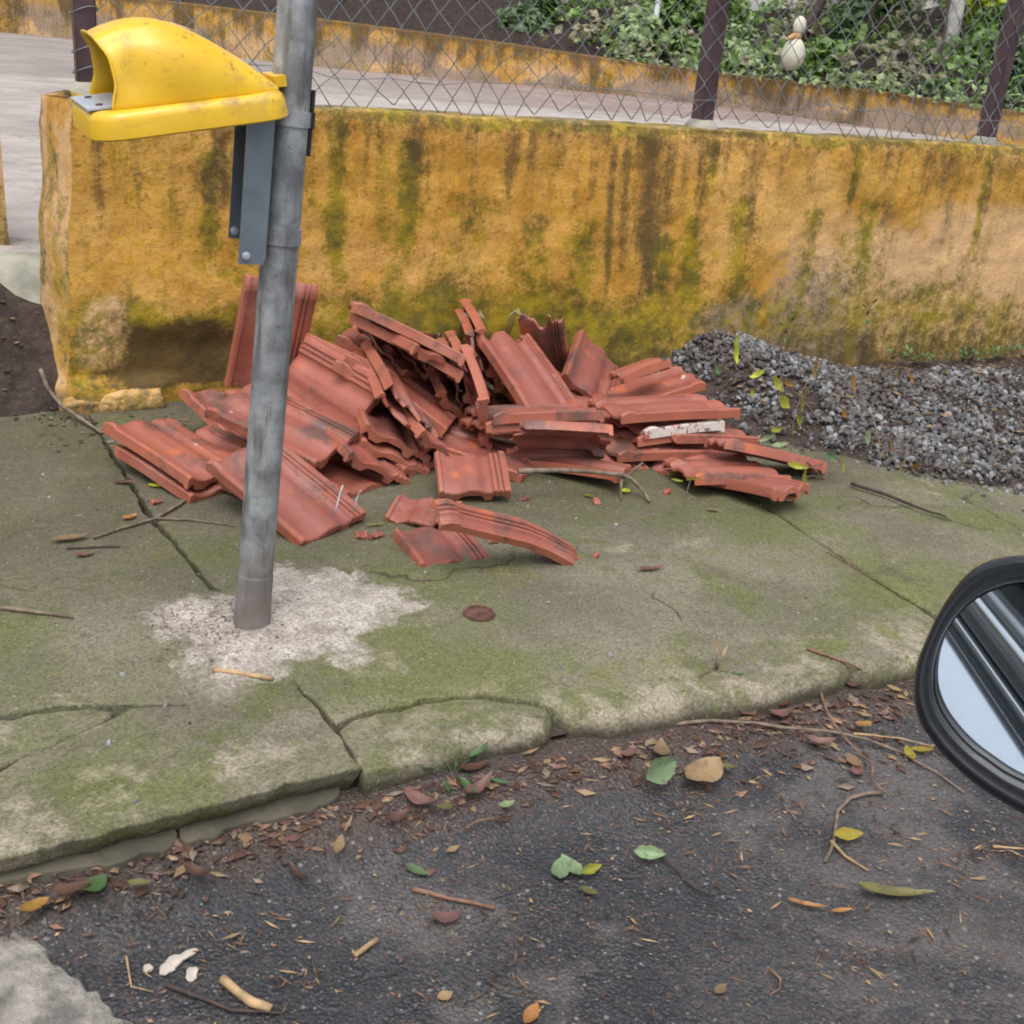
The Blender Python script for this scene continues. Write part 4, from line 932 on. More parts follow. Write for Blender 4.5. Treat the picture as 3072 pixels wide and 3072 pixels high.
# hood and rim, own frame
hx = Vector((-.98, -.03, -.165)).normalized(); hz = Vector((-.16, -.035, .98)); hz = (hz - hx * hz.dot(hx)).normalized(); hy = hz.cross(hx)
horg = Vector((0.588, 2.165, 1.040))
HM = Matrix((hx, hy, hz)).transposed().to_4x4(); HM.translation = horg
hood = empty('hood'); hood.parent = lid
Minv = (Matrix.Translation(pb) @ Rz.to_matrix().to_4x4()).inverted()
hood.matrix_local = Minv @ HM
LH, WH = .337, .132
def rrect(x0, x1, w, r, n=7):
    out = []
    for (cx_, cy_, a0) in ((x1 - r, w - r, 0), (x0 + r, w - r, 90), (x0 + r, -w + r, 180), (x1 - r, -w + r, 270)):
        for k in range(n): a = R_(a0 + 90 * k / (n - 1)); out.append((cx_ + r * math.cos(a), cy_ + r * math.sin(a)))
    return out
rings = [(.010, .004), (.004, 0), (0, .003), (.003, .030), (.006, .038), (.012, .043), (.020, .0445)]
V = []; F = []; n0 = None
for (ins, z) in rings:
    pts = rrect(0 + ins, LH - ins, WH - ins, .055 - ins * .5); n0 = len(pts); V += [(x, y, z) for x, y in pts]
# inner ledge: a frame, open underneath so that the hood is hollow
pts = rrect(.040, LH - .055, WH - .032, .04); V += [(x, y, .0435) for x, y in pts]; pts = rrect(.042, LH - .057, WH - .034, .04); V += [(x, y, .039) for x, y in pts]
pts = rrect(.010, LH - .010, WH - .010, .05); V += [(x, y, .039) for x, y in pts]
nr_ = len(rings) + 3
for k in range(nr_ - 1):
    for i in range(n0): j = (i + 1) % n0; F.append((k * n0 + i, k * n0 + j, (k + 1) * n0 + j, (k + 1) * n0 + i))
for i in range(n0): j = (i + 1) % n0; F.append(((nr_ - 1) * n0 + i, (nr_ - 1) * n0 + j, j, i))
link('rim', mesh_of('rim', V, F, 50), M['yellow'], hood)
xs_ = [.012, .02, .035, .055, .08, .11, .145, .18, .21, .235, .252, .264, .272, .277]
hh = np.interp(xs_, [.012, .03, .06, .09, .12, .15, .18, .21, .24, .277], [.008, .026, .052, .074, .092, .106, .116, .121, .118, .104])
V = []; F = []; na = 41
for k, x in enumerate(xs_):
    f = k / (len(xs_) - 1); w_ = np.interp(x, [.012, .05, .12, .22, .255, .277], [.088, .100, .106, .105, .101, .104]); h = hh[k]
    for i in range(na):
        a = math.pi * i / (na - 1); ca, sa = math.cos(a), math.sin(a)
        y = w_ * np.sign(ca) * abs(ca) ** .60; z = h * sa ** .78
        # raised panel along the top
        z += .006 * sm(.30, .42, sa) * sm(.62, .5, abs(y) / w_ * .9) * (x > .10) * sm(.10, .14, x)
        lean = sm(.20, .277, x) * (.018 * sm(.07, .12, z) + .014 * sm(.04, .005, z))
        scoop = -.012 * sm(.20, .262, x) * math.exp(-((z - .05) / .045) ** 2) * np.sign(ca)
        V.append((x + lean, y + scoop, .0425 + z))
m_ = na
F = [(k * m_ + i, (k + 1) * m_ + i, (k + 1) * m_ + i + 1, k * m_ + i + 1) for k in range(len(xs_) - 1) for i in range(na - 1)]
# rolled lip
b = len(V); last = V[-na:]
for (dx, ds) in ((.004, 1.02), (.005, 1.04), (.002, 1.055)):
    V += [(x + dx, y * ds, .0425 + (z - .0425) * (1 + (ds - 1) * .9)) for x, y, z in last]
for q in range(3):
    p0 = b - na if q == 0 else b + (q - 1) * na
    for i in range(na - 1): F.append((p0 + i, b + q * na + i, b + q * na + i + 1, p0 + i + 1))
sh = link('shell', mesh_of('shell', V, F, 60), M['yellow'], hood); sm_ = sh.modifiers.new('thick', 'SOLIDIFY'); sm_.thickness = .0032; sm_.offset = 0
ss = sh.modifiers.new('sub', 'SUBSURF'); ss.levels = 1; ss.render_levels = 1
mb = MB(); mb.box((LH - .040, .003, .0475), (.070, .17, .003)); o = mb.build('ash_plate', M['plate'], hood)
for y in (-.05, .055):
    mb = MB(); mb.lathe([(.006, 0), (.006, .002), (.001, .003)], 12, Matrix.Translation((LH - .03, y, .049))); mb.build('rivet', M['rust'], hood, 30)
mb = MB(); mb.box((.140, .012, .1505), (.040, .018, .0012), Matrix.Rotation(R_(-24), 3, 'Y')); mb.build('sticker', simple('worn_sticker', (.62, .52, .50), .5, var=.25, scale=60, bump=0), hood)
mb = MB(); mb.box((-.002, .02, .052), (.022, .07, .018)); mb.build('hinge', M['yellow'], hood)
# ================================================================== ROOF TILES
PROF = [(0, 2), (3, 6), (14, 6), (18, 0), (30, -3), (42, -6), (58, -6.5), (72, -4), (84, 1), (92, 4), (104, 5), (120, 5), (128, 3), (136, -1), (146, -5), (156, -6), (164, -5),
        (171, 0), (174, 4), (181, 4), (183, -1.5), (188, -1.5), (190, 4), (196, 4), (198, -1.5), (203, -1.5), (205, 4), (219, 4), (225, 1)]
TILE_CACHE = {}
def tile_mesh(W, L, back='whole', front='whole', seed=0):
    """interlocking clay tile, top at z = 0: side roll, ribs, three locking grooves, back ridge, front lip and hanging lugs"""
    key = (round(W, 3), round(L, 3), back, front, seed)
    if key in TILE_CACHE: return TILE_CACHE[key]
    rng = np.random.default_rng(seed + 5); s = W / .225
    if W < .12: prof = [(x, h) for x, h in PROF if x >= 225 - W * 1000 - 1]; x0 = prof[0][0]; prof = [((x - x0) / 1000, h / 1000) for x, h in prof]
    else: prof = [(x * s / 1000, h / 1000) for x, h in PROF]
    ys = [0, .003, .012, .016, .034, .05, .28 * L, .42 * L, .57 * L, .72 * L, L - .052, L - .040, L - .036, L - .026, L - .022, L - .006, L]
    ys = sorted(set(round(max(0, min(L, y)), 4) for y in ys))
    nb = lambda x, k: (vn(x * 28 + k * 3.7, 0 * x + seed * 1.3, 201 + k) - .5) + .5 * (vn(x * 80 + k, 0 * x, 207 + k) - .5)
    nxp, nyp = len(prof), len(ys); top = []; bot = []
    for i, (x, h) in enumerate(prof):
        hi = L; lo = 0.0
        if back == 'broken': hi = L * (0.93 + .10 * float(nb(np.array(x), 1)) * 1.6)
        if front == 'broken': lo = L * (0.05 + .10 * float(nb(np.array(x), 2)) * 1.6)
        for j, y in enumerate(ys):
            yy = lo + (hi - lo) * y / L
            z = h; zb = h * .9 - .0115
            if x < .010 or x > prof[-1][0] - .013: zb = -.024
            if front == 'whole':
                if y <= .0: z -= .003
                if y <= .012: zb = min(zb - .006, -.016)
                if y <= .034 and (.028 * s < x < .064 * s or .140 * s < x < .168 * s): zb = -.034
            if back == 'whole':
                if L - .041 <= y <= L - .021: z += .006
                if y >= L: z -= .003
                if L - .06 <= y <= L - .03 and .095 < x < .13: zb = -.028
            if (front == 'broken' and y <= 0) or (back == 'broken' and y >= L): z -= .002; zb += .002; 
            wv = (vn(np.array(x * 9 + seed), np.array(yy * 9), 211) - .5) * .003 - .005 * (2 * yy / L - 1) ** 2
            top.append((x - W / 2, yy - L / 2, z + float(wv))); bot.append((x - W / 2, yy - L / 2 + float(nb(np.array(x), 3)) * .008 * (back == 'broken' and y >= L), zb + float(wv)))
    V = top + bot; n = nxp * nyp; F = []
    for i in range(nxp - 1):
        for j in range(nyp - 1):
            a, b, c, d = i * nyp + j, (i + 1) * nyp + j, (i + 1) * nyp + j + 1, i * nyp + j + 1
            F.append((a, b, c, d)); F.append((n + d, n + c, n + b, n + a))
    for i in range(nxp - 1):
        a, b = i * nyp, (i + 1) * nyp; F.append((a, n + a, n + b, b)); a, b = i * nyp + nyp - 1, (i + 1) * nyp + nyp - 1; F.append((b, n + b, n + a, a))
    for j in range(nyp - 1):
        a, b = j, j + 1; F.append((b, n + b, n + a, a)); a, b = (nxp - 1) * nyp + j, (nxp - 1) * nyp + j + 1; F.append((a, n + a, n + b, b))
    me = mesh_of('roof_tile', V, F, 35); TILE_CACHE[key] = me
    return me

POSES = [
('T1',(0.777,2.716,0.079),(0.9596,0.1639,-0.0125,0.2286),0.225,0.365),
('T2',(0.852,3.018,0.156),(0.9328,0.1286,-0.0322,0.3351),0.225,0.365),
('T3',(1.032,3.214,0.176),(0.8523,0.1409,-0.4877,0.1262),0.225,0.365),
('T4',(0.573,3.067,0.081),(0.9639,0.0587,0.0954,0.2415),0.225,0.365),
('T5',(0.576,3.057,0.044),(0.9689,0.0640,0.0420,0.2355),0.225,0.365),
('T6',(0.794,3.304,0.081),(0.9574,0.1568,0.1262,0.2073),0.225,0.280),
('T7',(0.934,3.448,0.275),(0.6490,0.7572,0.0396,-0.0624),0.225,0.365),
('S1',(1.316,3.376,0.204),(0.8632,0.2161,0.1289,0.4378),0.225,0.365),
('S2',(1.273,3.177,0.185),(0.8511,0.2110,0.1692,0.4500),0.225,0.365),
('U1',(1.363,3.423,0.202),(0.0134,0.8449,-0.4315,-0.3160),0.225,0.365),
('U2',(1.461,3.465,0.166),(0.0212,0.8386,-0.4434,-0.3157),0.225,0.365),
('V1',(1.295,3.261,0.310),(0.9629,-0.0062,0.2228,0.1520),0.225,0.365),
('V2',(1.294,3.231,0.350),(0.7925,0.1039,0.1965,0.5679),0.225,0.365),
('B1',(1.194,3.112,0.112),(0.9661,0.0485,0.2453,-0.0646),0.225,0.365),
('B2',(1.214,3.077,0.172),(0.9103,0.0769,0.4004,-0.0716),0.225,0.365),
('B3',(1.056,3.010,0.083),(0.9615,0.0270,0.2649,0.0678),0.225,0.365),
('B4',(1.268,3.071,0.120),(0.9285,0.0737,0.3473,0.1089),0.225,0.365),
('W1',(1.545,3.333,0.169),(0.7928,0.0634,0.5870,-0.1513),0.225,0.365),
('W2',(1.647,3.476,0.196),(0.8077,0.0891,0.5711,-0.1166),0.225,0.365),
('W3',(1.468,3.325,0.142),(0.8984,0.1282,0.4186,0.0338),0.225,0.365),
('X0',(1.708,3.213,0.213),(0.9632,0.2403,0.0739,0.0947),0.225,0.365),
('X1',(1.858,3.394,0.107),(0.9270,0.2526,-0.0007,0.2773),0.225,0.365),
('X1b',(1.815,3.319,0.085),(0.9967,0.0403,0.0707,-0.0006),0.225,0.365),
('X2',(1.949,3.544,0.167),(0.4470,0.8099,-0.3477,-0.1529),0.160,0.340),
('X3',(2.096,3.424,0.128),(0.8922,0.2634,0.2731,-0.2451),0.225,0.300),
('X6',(1.622,2.986,0.150),(0.7160,-0.0639,0.0775,0.6909),0.225,0.365),
('X4',(1.618,2.825,0.112),(0.7595,-0.2214,0.3144,0.5246),0.200,0.300),
('X5',(1.850,2.937,0.046),(0.9926,0.1040,0.0421,-0.0466),0.200,0.300),
('X7',(1.670,2.797,0.044),(0.9499,-0.0702,0.0079,0.3043),0.110,0.330),
('Y1',(2.117,3.207,0.199),(0.6079,-0.1290,0.0058,0.7835),0.100,0.240),
('W4',(1.481,3.068,0.159),(0.7750,0.1733,0.6074,0.0193),0.225,0.300),
('Y2',(2.249,3.262,0.110),(0.6515,0.0972,-0.1162,-0.7433),0.200,0.280),
('Y3',(2.041,2.955,0.150),(0.7199,-0.0272,0.0296,0.6929),0.225,0.365),
('Y4',(2.181,3.036,0.115),(0.6747,-0.0182,0.0174,0.7377),0.225,0.365),
('Y5',(2.086,2.948,0.100),(0.7060,-0.0550,0.0313,0.7054),0.225,0.300),
('Y5b',(2.194,2.933,0.069),(0.7136,0.0056,0.0593,0.6980),0.225,0.365),
('Y6',(2.113,2.804,0.029),(0.8106,-0.0146,-0.0484,0.5834),0.250,0.320),
('Y7',(2.294,2.684,0.070),(0.7496,-0.0141,0.1865,0.6349),0.130,0.365),
('Y8',(2.105,2.625,0.050),(0.7364,-0.0104,0.0601,0.6738),0.200,0.330),
('Y9',(2.116,2.540,0.048),(0.9879,-0.1020,0.0098,0.1163),0.160,0.330),
('F1',(0.978,2.956,0.029),(0.9642,0.0246,0.0373,0.2613),0.225,0.300),
('P1',(1.109,2.593,0.032),(0.9345,0.0810,-0.0806,-0.3372),0.180,0.130),
('P2',(1.086,2.425,0.015),(0.9994,0.0281,0.0161,0.0098),0.190,0.200),
('P3',(1.214,2.280,0.095),(0.6753,0.2575,-0.0080,0.6911),0.085,0.420),
('P4',(1.308,2.734,0.074),(0.9709,0.1924,-0.0446,-0.1354),0.200,0.170),
('H1',(1.20,3.10,0.035),(0.98,0.02,0.03,0.2),0.225,0.365),
('H2',(1.72,3.30,0.035),(0.96,0.05,0.02,-0.25),0.225,0.365),
('H3',(1.98,3.22,0.06),(0.70,0.04,0.02,0.71),0.225,0.365),
('H4',(2.20,3.30,0.07),(0.72,-0.03,0.04,0.69),0.225,0.365),
('H5',(1.44,2.98,0.045),(0.92,0.05,0.05,0.38),0.225,0.365),
('H7',(0.70,3.02,0.055),(0.955,0.06,-0.03,0.29),0.225,0.365),
('H8',(0.86,3.12,0.05),(0.95,0.05,-0.02,0.31),0.225,0.365),
('H9',(2.00,2.90,0.05),(0.70,0.03,0.02,0.71),0.225,0.365),
('H6',(1.46,3.22,0.06),(0.97,0.10,0.04,-0.2),0.225,0.365),
]
TL = {
 'T1': 'whole clay tile foremost in the heap, sloping down to the right just behind the pole',
 'T2': 'clay tile lying directly above the foremost one, its front end below the tilted clean tile',
 'T3': 'broad clean clay tile tilted up right of the pole with two white flecks',
 'T4': 'upper clay tile at the far left of the heap with a ribbed back end',
 'T5': 'lowest clay tile at the far left, lying on the pavement under the ribbed one',
 'T6': 'plain orange tile half hidden at the foot of the wall left of the pole',
 'T7': 'tall clay tile standing upright against the wall behind the pole',
 'S1': 'long clay tile on edge in the slumped stack, its light rim running down right',
 'S2': 'clay tile right under the long rimmed one in the slumped stack',
 'U1': 'upturned tile in the slumped stack with a white chip at its top corner',
 'U2': 'upturned tile just right of the white-chipped one, showing orange lugs',
 'V1': 'second tile from the top of the slumped stack, its left end jutting out',
 'V2': 'topmost clay tile of the slumped stack, sloping down to the right',
 'B1': 'tile low in the slumped stack with a square lug and round hole at its end',
 'B2': 'tile in the slumped stack whose end shows a stepped lug beside the tilted clean tile',
 'B3': 'bottom tile of the slumped stack with a smooth square corner pointing down',
 'B4': 'short tile end sticking out above the square broken block',
 'W1': 'clay tile standing on its side, left of the two upright ends in mid heap',
 'W2': 'clay tile standing on its side with a fresh orange break at its lower end',
 'W3': 'tilted tile end tucked below the two upright tiles in mid heap',
 'X0': 'broken tile with a white edge at the back of the heap against the wall',
 'X1': 'shiny wet clay tile with white scrapes sloping in the middle of the heap',
 'X1b': 'tile partly covered along the left side of the shiny wet one',
 'X2': 'narrow ribbed tile leaning back against the wall behind the shiny wet one',
 'X3': 'clay tile with a pointed top leaning right of the shiny wet one',
 'X6': 'flat tile whose thin light front edge lies above the grey hollow tile',
 'X4': 'hollow tile with a grey dirty underside facing the street',
 'X5': 'ribbed clay tile end right of the grey hollow tile',
 'X7': 'lowest tile under the grey hollow one, lying behind the dead branch',
 'Y1': 'uppermost tile at the right of the heap with its edge tilted up',
 'Y2': 'ribbed clay tile just below the uppermost one at the right of the heap',
 'Y3': 'wide clay tile lying flat with a straight front edge above the limed tile',
 'Y4': 'tile with a hooked end peeping out right of the wide flat one',
 'Y5': 'clay tile with a white lime-crusted front edge at the right of the heap',
 'Y5b': 'tile with a hooked end peeping out under the limed one',
 'Y6': 'broad smooth tile at the front right of the heap with a slanted right end',
 'Y7': 'tile jutting farthest right towards the gravel with a hooked end',
 'Y8': 'tile with a pale worn corner below the far jutting one',
 'Y9': 'lowest tile at the front right, its lugged end on the pavement',
 'F1': 'tile lying flat on the pavement under the slumped stack, left of its square corner',
 'P1': 'grey blackened broken tile piece on the pavement below the heap',
 'P2': 'broken tile piece nearest the street with a thick square end',
 'P3': 'long curved broken tile strip lying on the pavement in front of the heap',
 'P4': 'square broken tile block with three ribs standing below the slumped stack',
 'W4': 'dark brown tile standing on its side below the fresh orange break',
 'H5': 'inner tile glimpsed in the dark gap right of the square broken block',
 'H6': 'inner tile glimpsed in the gap below the upright tiles',
 'H7': 'inner tile filling the gap between the leftmost tiles and the row behind the pole',
 'H8': 'inner tile glimpsed under the row of tiles left of the pole',
 'H9': 'inner tile glimpsed low in the right part of the heap',
 'H1': 'inner tile glimpsed in the dark gap below the slumped stack',
 'H2': 'inner tile glimpsed under the shiny wet one',
 'H3': 'inner tile lying under the pointed leaning one',
 'H4': 'inner tile lying under the ribbed right-hand one',
}
BROKEN = {'X0': ('broken', 'whole'), 'X4': ('broken', 'whole'), 'P1': ('broken', 'broken'), 'P2': ('broken', 'whole'), 'P4': ('broken', 'whole'), 'P3': ('whole', 'whole'), 'X2': ('broken', 'whole'),
          'W2': ('whole', 'broken'), 'Y1': ('broken', 'whole'), 'Y6': ('broken', 'whole'), 'T6': ('whole', 'broken'), 'B4': ('broken', 'whole'), 'X3': ('broken', 'whole'), 'F1': ('broken', 'whole'), 'V1': ('broken', 'whole'), 'B2': ('whole', 'broken'), 'W3': ('broken', 'whole'), 'Y5b': ('broken', 'whole'), 'Y9': ('broken', 'whole'), 'X1b': ('whole', 'broken'), 'T5': ('broken', 'whole'), 'B6': ('whole', 'broken'), 'W5': ('whole', 'broken'), 'S3': ('whole', 'broken'), 'Y4': ('broken', 'whole')}
# more tiles pressed into the stacks: beside a known tile, along its normal, slid a little
PD = {p[0]: p for p in POSES}
for nm, ref, dn_, du_, dv_, lab in (('S3', 'S1', -.034, .012, -.03, 'tile pressed close below the long rimmed one in the slumped stack'), ('S4', 'S2', -.034, -.01, .02, 'tile deep in the slumped stack, second below the long rimmed one'),
        ('B5', 'B1', -.032, .015, -.02, 'tile pressed below the one with the square lug in the slumped stack'), ('B6', 'B2', .034, -.012, .03, 'tile pressed against the stepped lug end beside the tilted clean tile'),
        ('U3', 'U2', -.034, .02, .02, 'upturned tile pressed behind the two with orange lugs'), ('W5', 'W1', -.036, .01, .02, 'tile on its side pressed left against the upright ends in mid heap'),
        ('W6', 'W2', .036, -.015, .03, 'tile on its side pressed right of the fresh orange break'), ('V3', 'V2', -.034, .02, -.02, 'tile pressed right under the topmost one of the slumped stack'),
        ('Y10', 'Y5', -.032, .01, .02, 'tile pressed below the lime-crusted one'), ('Y11', 'Y6', -.034, .012, -.02, 'tile pressed below the broad smooth one at the front right'),
        ('T8', 'T3', -.036, .02, .03, 'tile pressed under the broad clean tilted one right of the pole'), ('X8', 'X6', -.034, .01, .015, 'tile pressed under the thin light front edge above the grey hollow tile')):
    _, l_, q_, W_, L_ = PD[ref]; Q_ = Quaternion(q_); l2 = Vector(l_) + Q_ @ Vector((du_, dv_, dn_))
    POSES.append((nm, tuple(l2), tuple(Q_ @ Quaternion((1, .01 * du_ * 100, .03 * math.sin(len(lab)), .03 * math.cos(len(lab)))).normalized()), W_, L_)); TL[nm] = lab
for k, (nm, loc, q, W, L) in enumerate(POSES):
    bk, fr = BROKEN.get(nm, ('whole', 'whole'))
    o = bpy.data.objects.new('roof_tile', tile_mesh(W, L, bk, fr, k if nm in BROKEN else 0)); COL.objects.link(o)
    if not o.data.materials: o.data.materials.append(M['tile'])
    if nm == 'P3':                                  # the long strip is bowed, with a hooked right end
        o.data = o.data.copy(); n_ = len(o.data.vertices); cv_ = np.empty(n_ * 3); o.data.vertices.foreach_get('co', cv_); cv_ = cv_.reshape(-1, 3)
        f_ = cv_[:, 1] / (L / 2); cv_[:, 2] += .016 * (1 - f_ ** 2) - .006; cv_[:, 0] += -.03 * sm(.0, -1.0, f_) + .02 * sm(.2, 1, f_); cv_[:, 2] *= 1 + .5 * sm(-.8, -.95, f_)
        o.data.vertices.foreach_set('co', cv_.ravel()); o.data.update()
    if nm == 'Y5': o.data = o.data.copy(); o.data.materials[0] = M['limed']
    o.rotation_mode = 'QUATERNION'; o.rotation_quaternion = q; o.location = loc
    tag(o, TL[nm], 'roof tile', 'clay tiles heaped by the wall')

# shards broken off the tiles
SHL = ['between the foremost tile and the blackened piece', 'right of the foremost tile end', 'left of the square broken block', 'right of the square broken block', 'below the dead forked branch', 'under the broad smooth tile', 'right of the lowest lugged tile', 'before the two leftmost tiles', 'right of the long curved strip', 'behind the thick square broken piece']
for k, (px, py, w_, l_, a_) in enumerate([(1130, 1600, .05, .06, 20), (1085, 1600, .03, .07, -15), (1290, 1500, .03, .04, 50), (1570, 1490, .035, .03, 10), (1790, 1500, .03, .04, 70), (2000, 1470, .035, .03, 30), (2370, 1490, .03, .035, -30), (470, 1500, .03, .035, 15), (1790, 1660, .022, .03, 40), (1480, 1620, .025, .02, 0)]):
    o = bpy.data.objects.new('tile_shard', tile_mesh(.118 if w_ > .04 else .06, l_, 'broken', 'broken', 40 + k)); COL.objects.link(o); o.data.materials.append(M['tile']) if not o.data.materials else None
    o.scale = (w_ / (.118 if w_ > .04 else .06),) * 3; o.location = G(px, py, .010); o.rotation_euler = (R_(6 * math.sin(k)), R_(8 * math.cos(k)), R_(a_)); tag(o, 'small clay tile shard on the pavement ' + SHL[k], 'tile shard', 'tile shards on the pavement')

# two bent tie wires on the foremost tile
M['tie'] = simple('grey_tie_wire', (0.42, 0.42, 0.42), .5, .3, var=.15, bump=0)
for lab, pts in (('straight grey tie wire standing on the foremost tile', [(1005, 1545, .055), (1010, 1520, .075), (1020, 1480, .10), (1029, 1455, .12)]),
                 ('kinked grey tie wire at the corner of the foremost tile', [(1058, 1533, .05), (1070, 1515, .065), (1068, 1500, .08), (1078, 1480, .09), (1083, 1472, .10)])):
    mb = MB(); mb.tube([G(*p) for p in pts], .0022, 6); o = mb.build('tie_wire', M['tie'], None, 180); tag(o, lab, 'wire', 'tie wires on the front tile')

# ================================================================== GRAVEL
def gravel_h(x, y):
    h = 0.105 * np.exp(-((x - 2.80) / .28) ** 2) * sm(2.85, 3.45, y) + 0.055 * sm(2.50, 2.85, x) * sm(2.7 - .0 * x, 3.4, y) * sm(5.2, 3.2, x) + 0.02 * sm(3.0, 3.4, x) * sm(2.5, 3.3, y) * sm(5.5, 4, x)
    edge = 2.95 - .62 * sm(2.4, 3.1, x) + .10 * (fbm(x * 4, y * 4, 221) - .5) + .5 * sm(3.6, 5, x)
    h = h * (1 - sm(3.0, 3.5, x) * sm(3.25, 3.6, y))
    return h * sm(edge - .05, edge + .35, y) + (fbm(x * 7, y * 7, 223) - .5) * .03 * sm(edge, edge + .2, y) - .02 * sm(edge + .05, edge - .1, y) + 0.016 * sm(edge, edge + .08, y)
V, F = grid(np.arange(2.2, 5.6, .03), np.arange(2.2, 3.72, .03), lambda x, y: gravel_h(x, y) - .012)
tag(link('gravel_bed', mesh_of('gravel_bed', V, F, 180), M['soil']), kind='structure')
rng = np.random.default_rng(17)
ico = bmesh.new(); bmesh.ops.create_icosphere(ico, subdivisions=1, radius=1.0); IV = np.array([v.co[:] for v in ico.verts]); IF = np.array([[v.index for v in f.verts] for f in ico.faces]); ico.free()
def stones(n, sampler, size, rng):
    VV = []; FF = []; TT = []; cnt = 0
    while cnt < n:
        x, y, z, ok, sc = sampler(rng)
        if not ok: continue
        s = size * sc * (0.45 + 1.1 * rng.random() ** 3.2 * 1.35); R3 = np.linalg.qr(rng.normal(size=(3, 3)))[0]
        v = (IV * (1 + .28 * rng.normal(size=(len(IV), 1)).clip(-1, 1)) * np.array([1, .8, .6]) * s) @ R3.T + np.array([x, y, z + s * .25])
        VV.append(v); FF.append(IF + cnt * len(IV)); TT += [np.clip(rng.beta(1.2, 2.6), 0, 1)] * len(IV); cnt += 1
    return np.concatenate(VV), np.concatenate(FF), np.array(TT)
q_ = np.random.default_rng(18); nX = 60000
gx = 2.46 + 2.9 * q_.random(nX) ** 1.3; gy = 2.2 + 1.5 * q_.random(nX); gh = gravel_h(gx, gy); ge = 2.95 - .62 * sm(2.4, 3.1, gx) + .5 * sm(3.6, 5, gx)
gp = sm(ge - .22, ge + .25, gy) * (.35 + .65 * sm(.35, .55, fbm(gx * 4, gy * 4, 233))) * (.25 + .75 * sm(2.5, 2.75, gx)) * (1 - sm(3.1, 3.6, gx) * sm(3.28, 3.5, gy))
gk = np.flatnonzero(q_.random(nX) < gp); git = iter(gk)
def samp(rng):
    i = next(git); return gx[i], gy[i], gh[i], True, 1.0
print('gravel candidates', len(gk))
v, f, tt = stones(min(12500, len(gk)), samp, .0092, rng)
me = mesh_of('gravel_heap', v, f); at_ = me.attributes.new('tone', 'FLOAT', 'POINT'); at_.data.foreach_set('value', tt.astype(np.float32))
tag(link('gravel_heap', me, M['stone']), 'heap of grey crushed stone spread along the wall right of the tiles', 'gravel', kind='stuff')

# ================================================================== TWIGS AND BRANCHES
def roadz(x, y): return ZR + .003 + float(.046 * sm(1.40, 1.57, y))
def P3(px, py, z): return G(px, py, z)
def twig(pts, r, mat, label, group='fallen twigs', z=0.0, taper=.5, forks=(), name='twig', cat='twig', zs=None, n=7):
    W_ = [P3(px, py, z + r * .9 + (0 if zs is None else zs[i])) for i, (px, py) in enumerate(pts)]
    if z <= ZR + .01 and zs is None: W_ = [P3(px, py, roadz(p.x, p.y) + r * .9 + (z - ZR)) for (px, py), p in zip(pts, W_)]
    rng = np.random.default_rng(abs(hash(label)) % 1000 if False else len(label) * 7 + int(pts[0][0]))
    # finer, crooked polyline
    Q = []
    for i in range(len(W_) - 1):
        k = max(1, int((W_[i + 1] - W_[i]).length / .03))
        for j in range(k): Q.append(W_[i].lerp(W_[i + 1], j / k) + Vector((rng.normal() * r * .25, rng.normal() * r * .25, 0)))
    Q.append(W_[-1]); m = len(Q)
    mb = MB(); mb.tube(Q, [r * (1 - (1 - taper) * i / (m - 1)) * (1 + .25 * (rng.random() - .5)) for i in range(m)], n)
    for fk in forks:
        FQ = [P3(px, py, z + r * .7 + (zz if len(t_) > 2 else 0)) for t_ in fk for px, py, zz in [(t_ if len(t_) > 2 else (t_[0], t_[1], 0))]]
        mb.tube(FQ, [r * .6 * (1 - .5 * i / (len(FQ) - 1)) for i in range(len(FQ))], n)
    c = Q[0]; mb.v = [(a[0] - c.x, a[1] - c.y, a[2] - c.z) for a in mb.v]
    o = mb.build(name, mat, None, 180); o.location = c; tag(o, label, cat, group); return o
twig([(1998, 2174), (2133, 2161), (2262, 2168), (2340, 2181), (2495, 2194), (2599, 2218), (2707, 2259), (2806, 2316), (2894, 2378)], .0042, M['bark'], 'long grey branch lying along the kerb towards the car mirror', z=ZR)
twig([(2454, 2057), (2485, 2140), (2531, 2212), (2588, 2269), (2617, 2292), (2614, 2337), (2666, 2388)], .0032, M['bark_red'], 'reddish twig crossing over the long grey branch at the kerb', z=ZR + .006)
twig([(2645, 2378), (2604, 2378), (2552, 2394), (2516, 2435), (2503, 2518), (2475, 2585)], .0038, M['bark'], 'crooked grey twig bending down over the asphalt below the long branch', z=ZR, taper=.8)
twig([(2490, 2523), (2537, 2570), (2604, 2611)], .0034, M['bark_tan'], 'short tan twig joining the crooked grey one near the yellow leaf', z=ZR)
twig([(2420, 1945), (2560, 1995), (2660, 2055), (2720, 2090)], .0035, M['bark_red'], 'brown twig lying over the mossy kerb near the mirror', z=0.0, zs=[.002, 0, -.075, -.097])
twig([(2560, 2200), (2700, 2215), (2800, 2240)], .0025, M['bark_tan'], 'thin pale twig ending at the mirror edge', z=ZR)
twig([(666, 2932), (712, 2981), (760, 3008), (814, 3026)], .0075, M['bark_tan'], 'thick tan stick at the lower left of the asphalt', z=ZR, taper=.85, n=10)
twig([(1236, 2665), (1350, 2695), (1484, 2724)], .0042, M['bark_red'], 'straight brown stick lying on the asphalt below the kerb weed', z=ZR, taper=.8)
twig([(1057, 2864), (1131, 2818)], .0045, M['bark_tan'], 'short thick stick piece left of the straight brown stick', z=ZR, taper=.9)
twig([(1935, 2535), (2010, 2590), (2085, 2665), (2150, 2690)], .0028, M['bark_dark'], 'dark twig beside the pale green crescent leaf', z=ZR)
twig([(1400, 2480), (1440, 2460), (1500, 2452)], .002, M['bark_red'], 'small bent twig on the asphalt under the kerb litter', z=ZR)
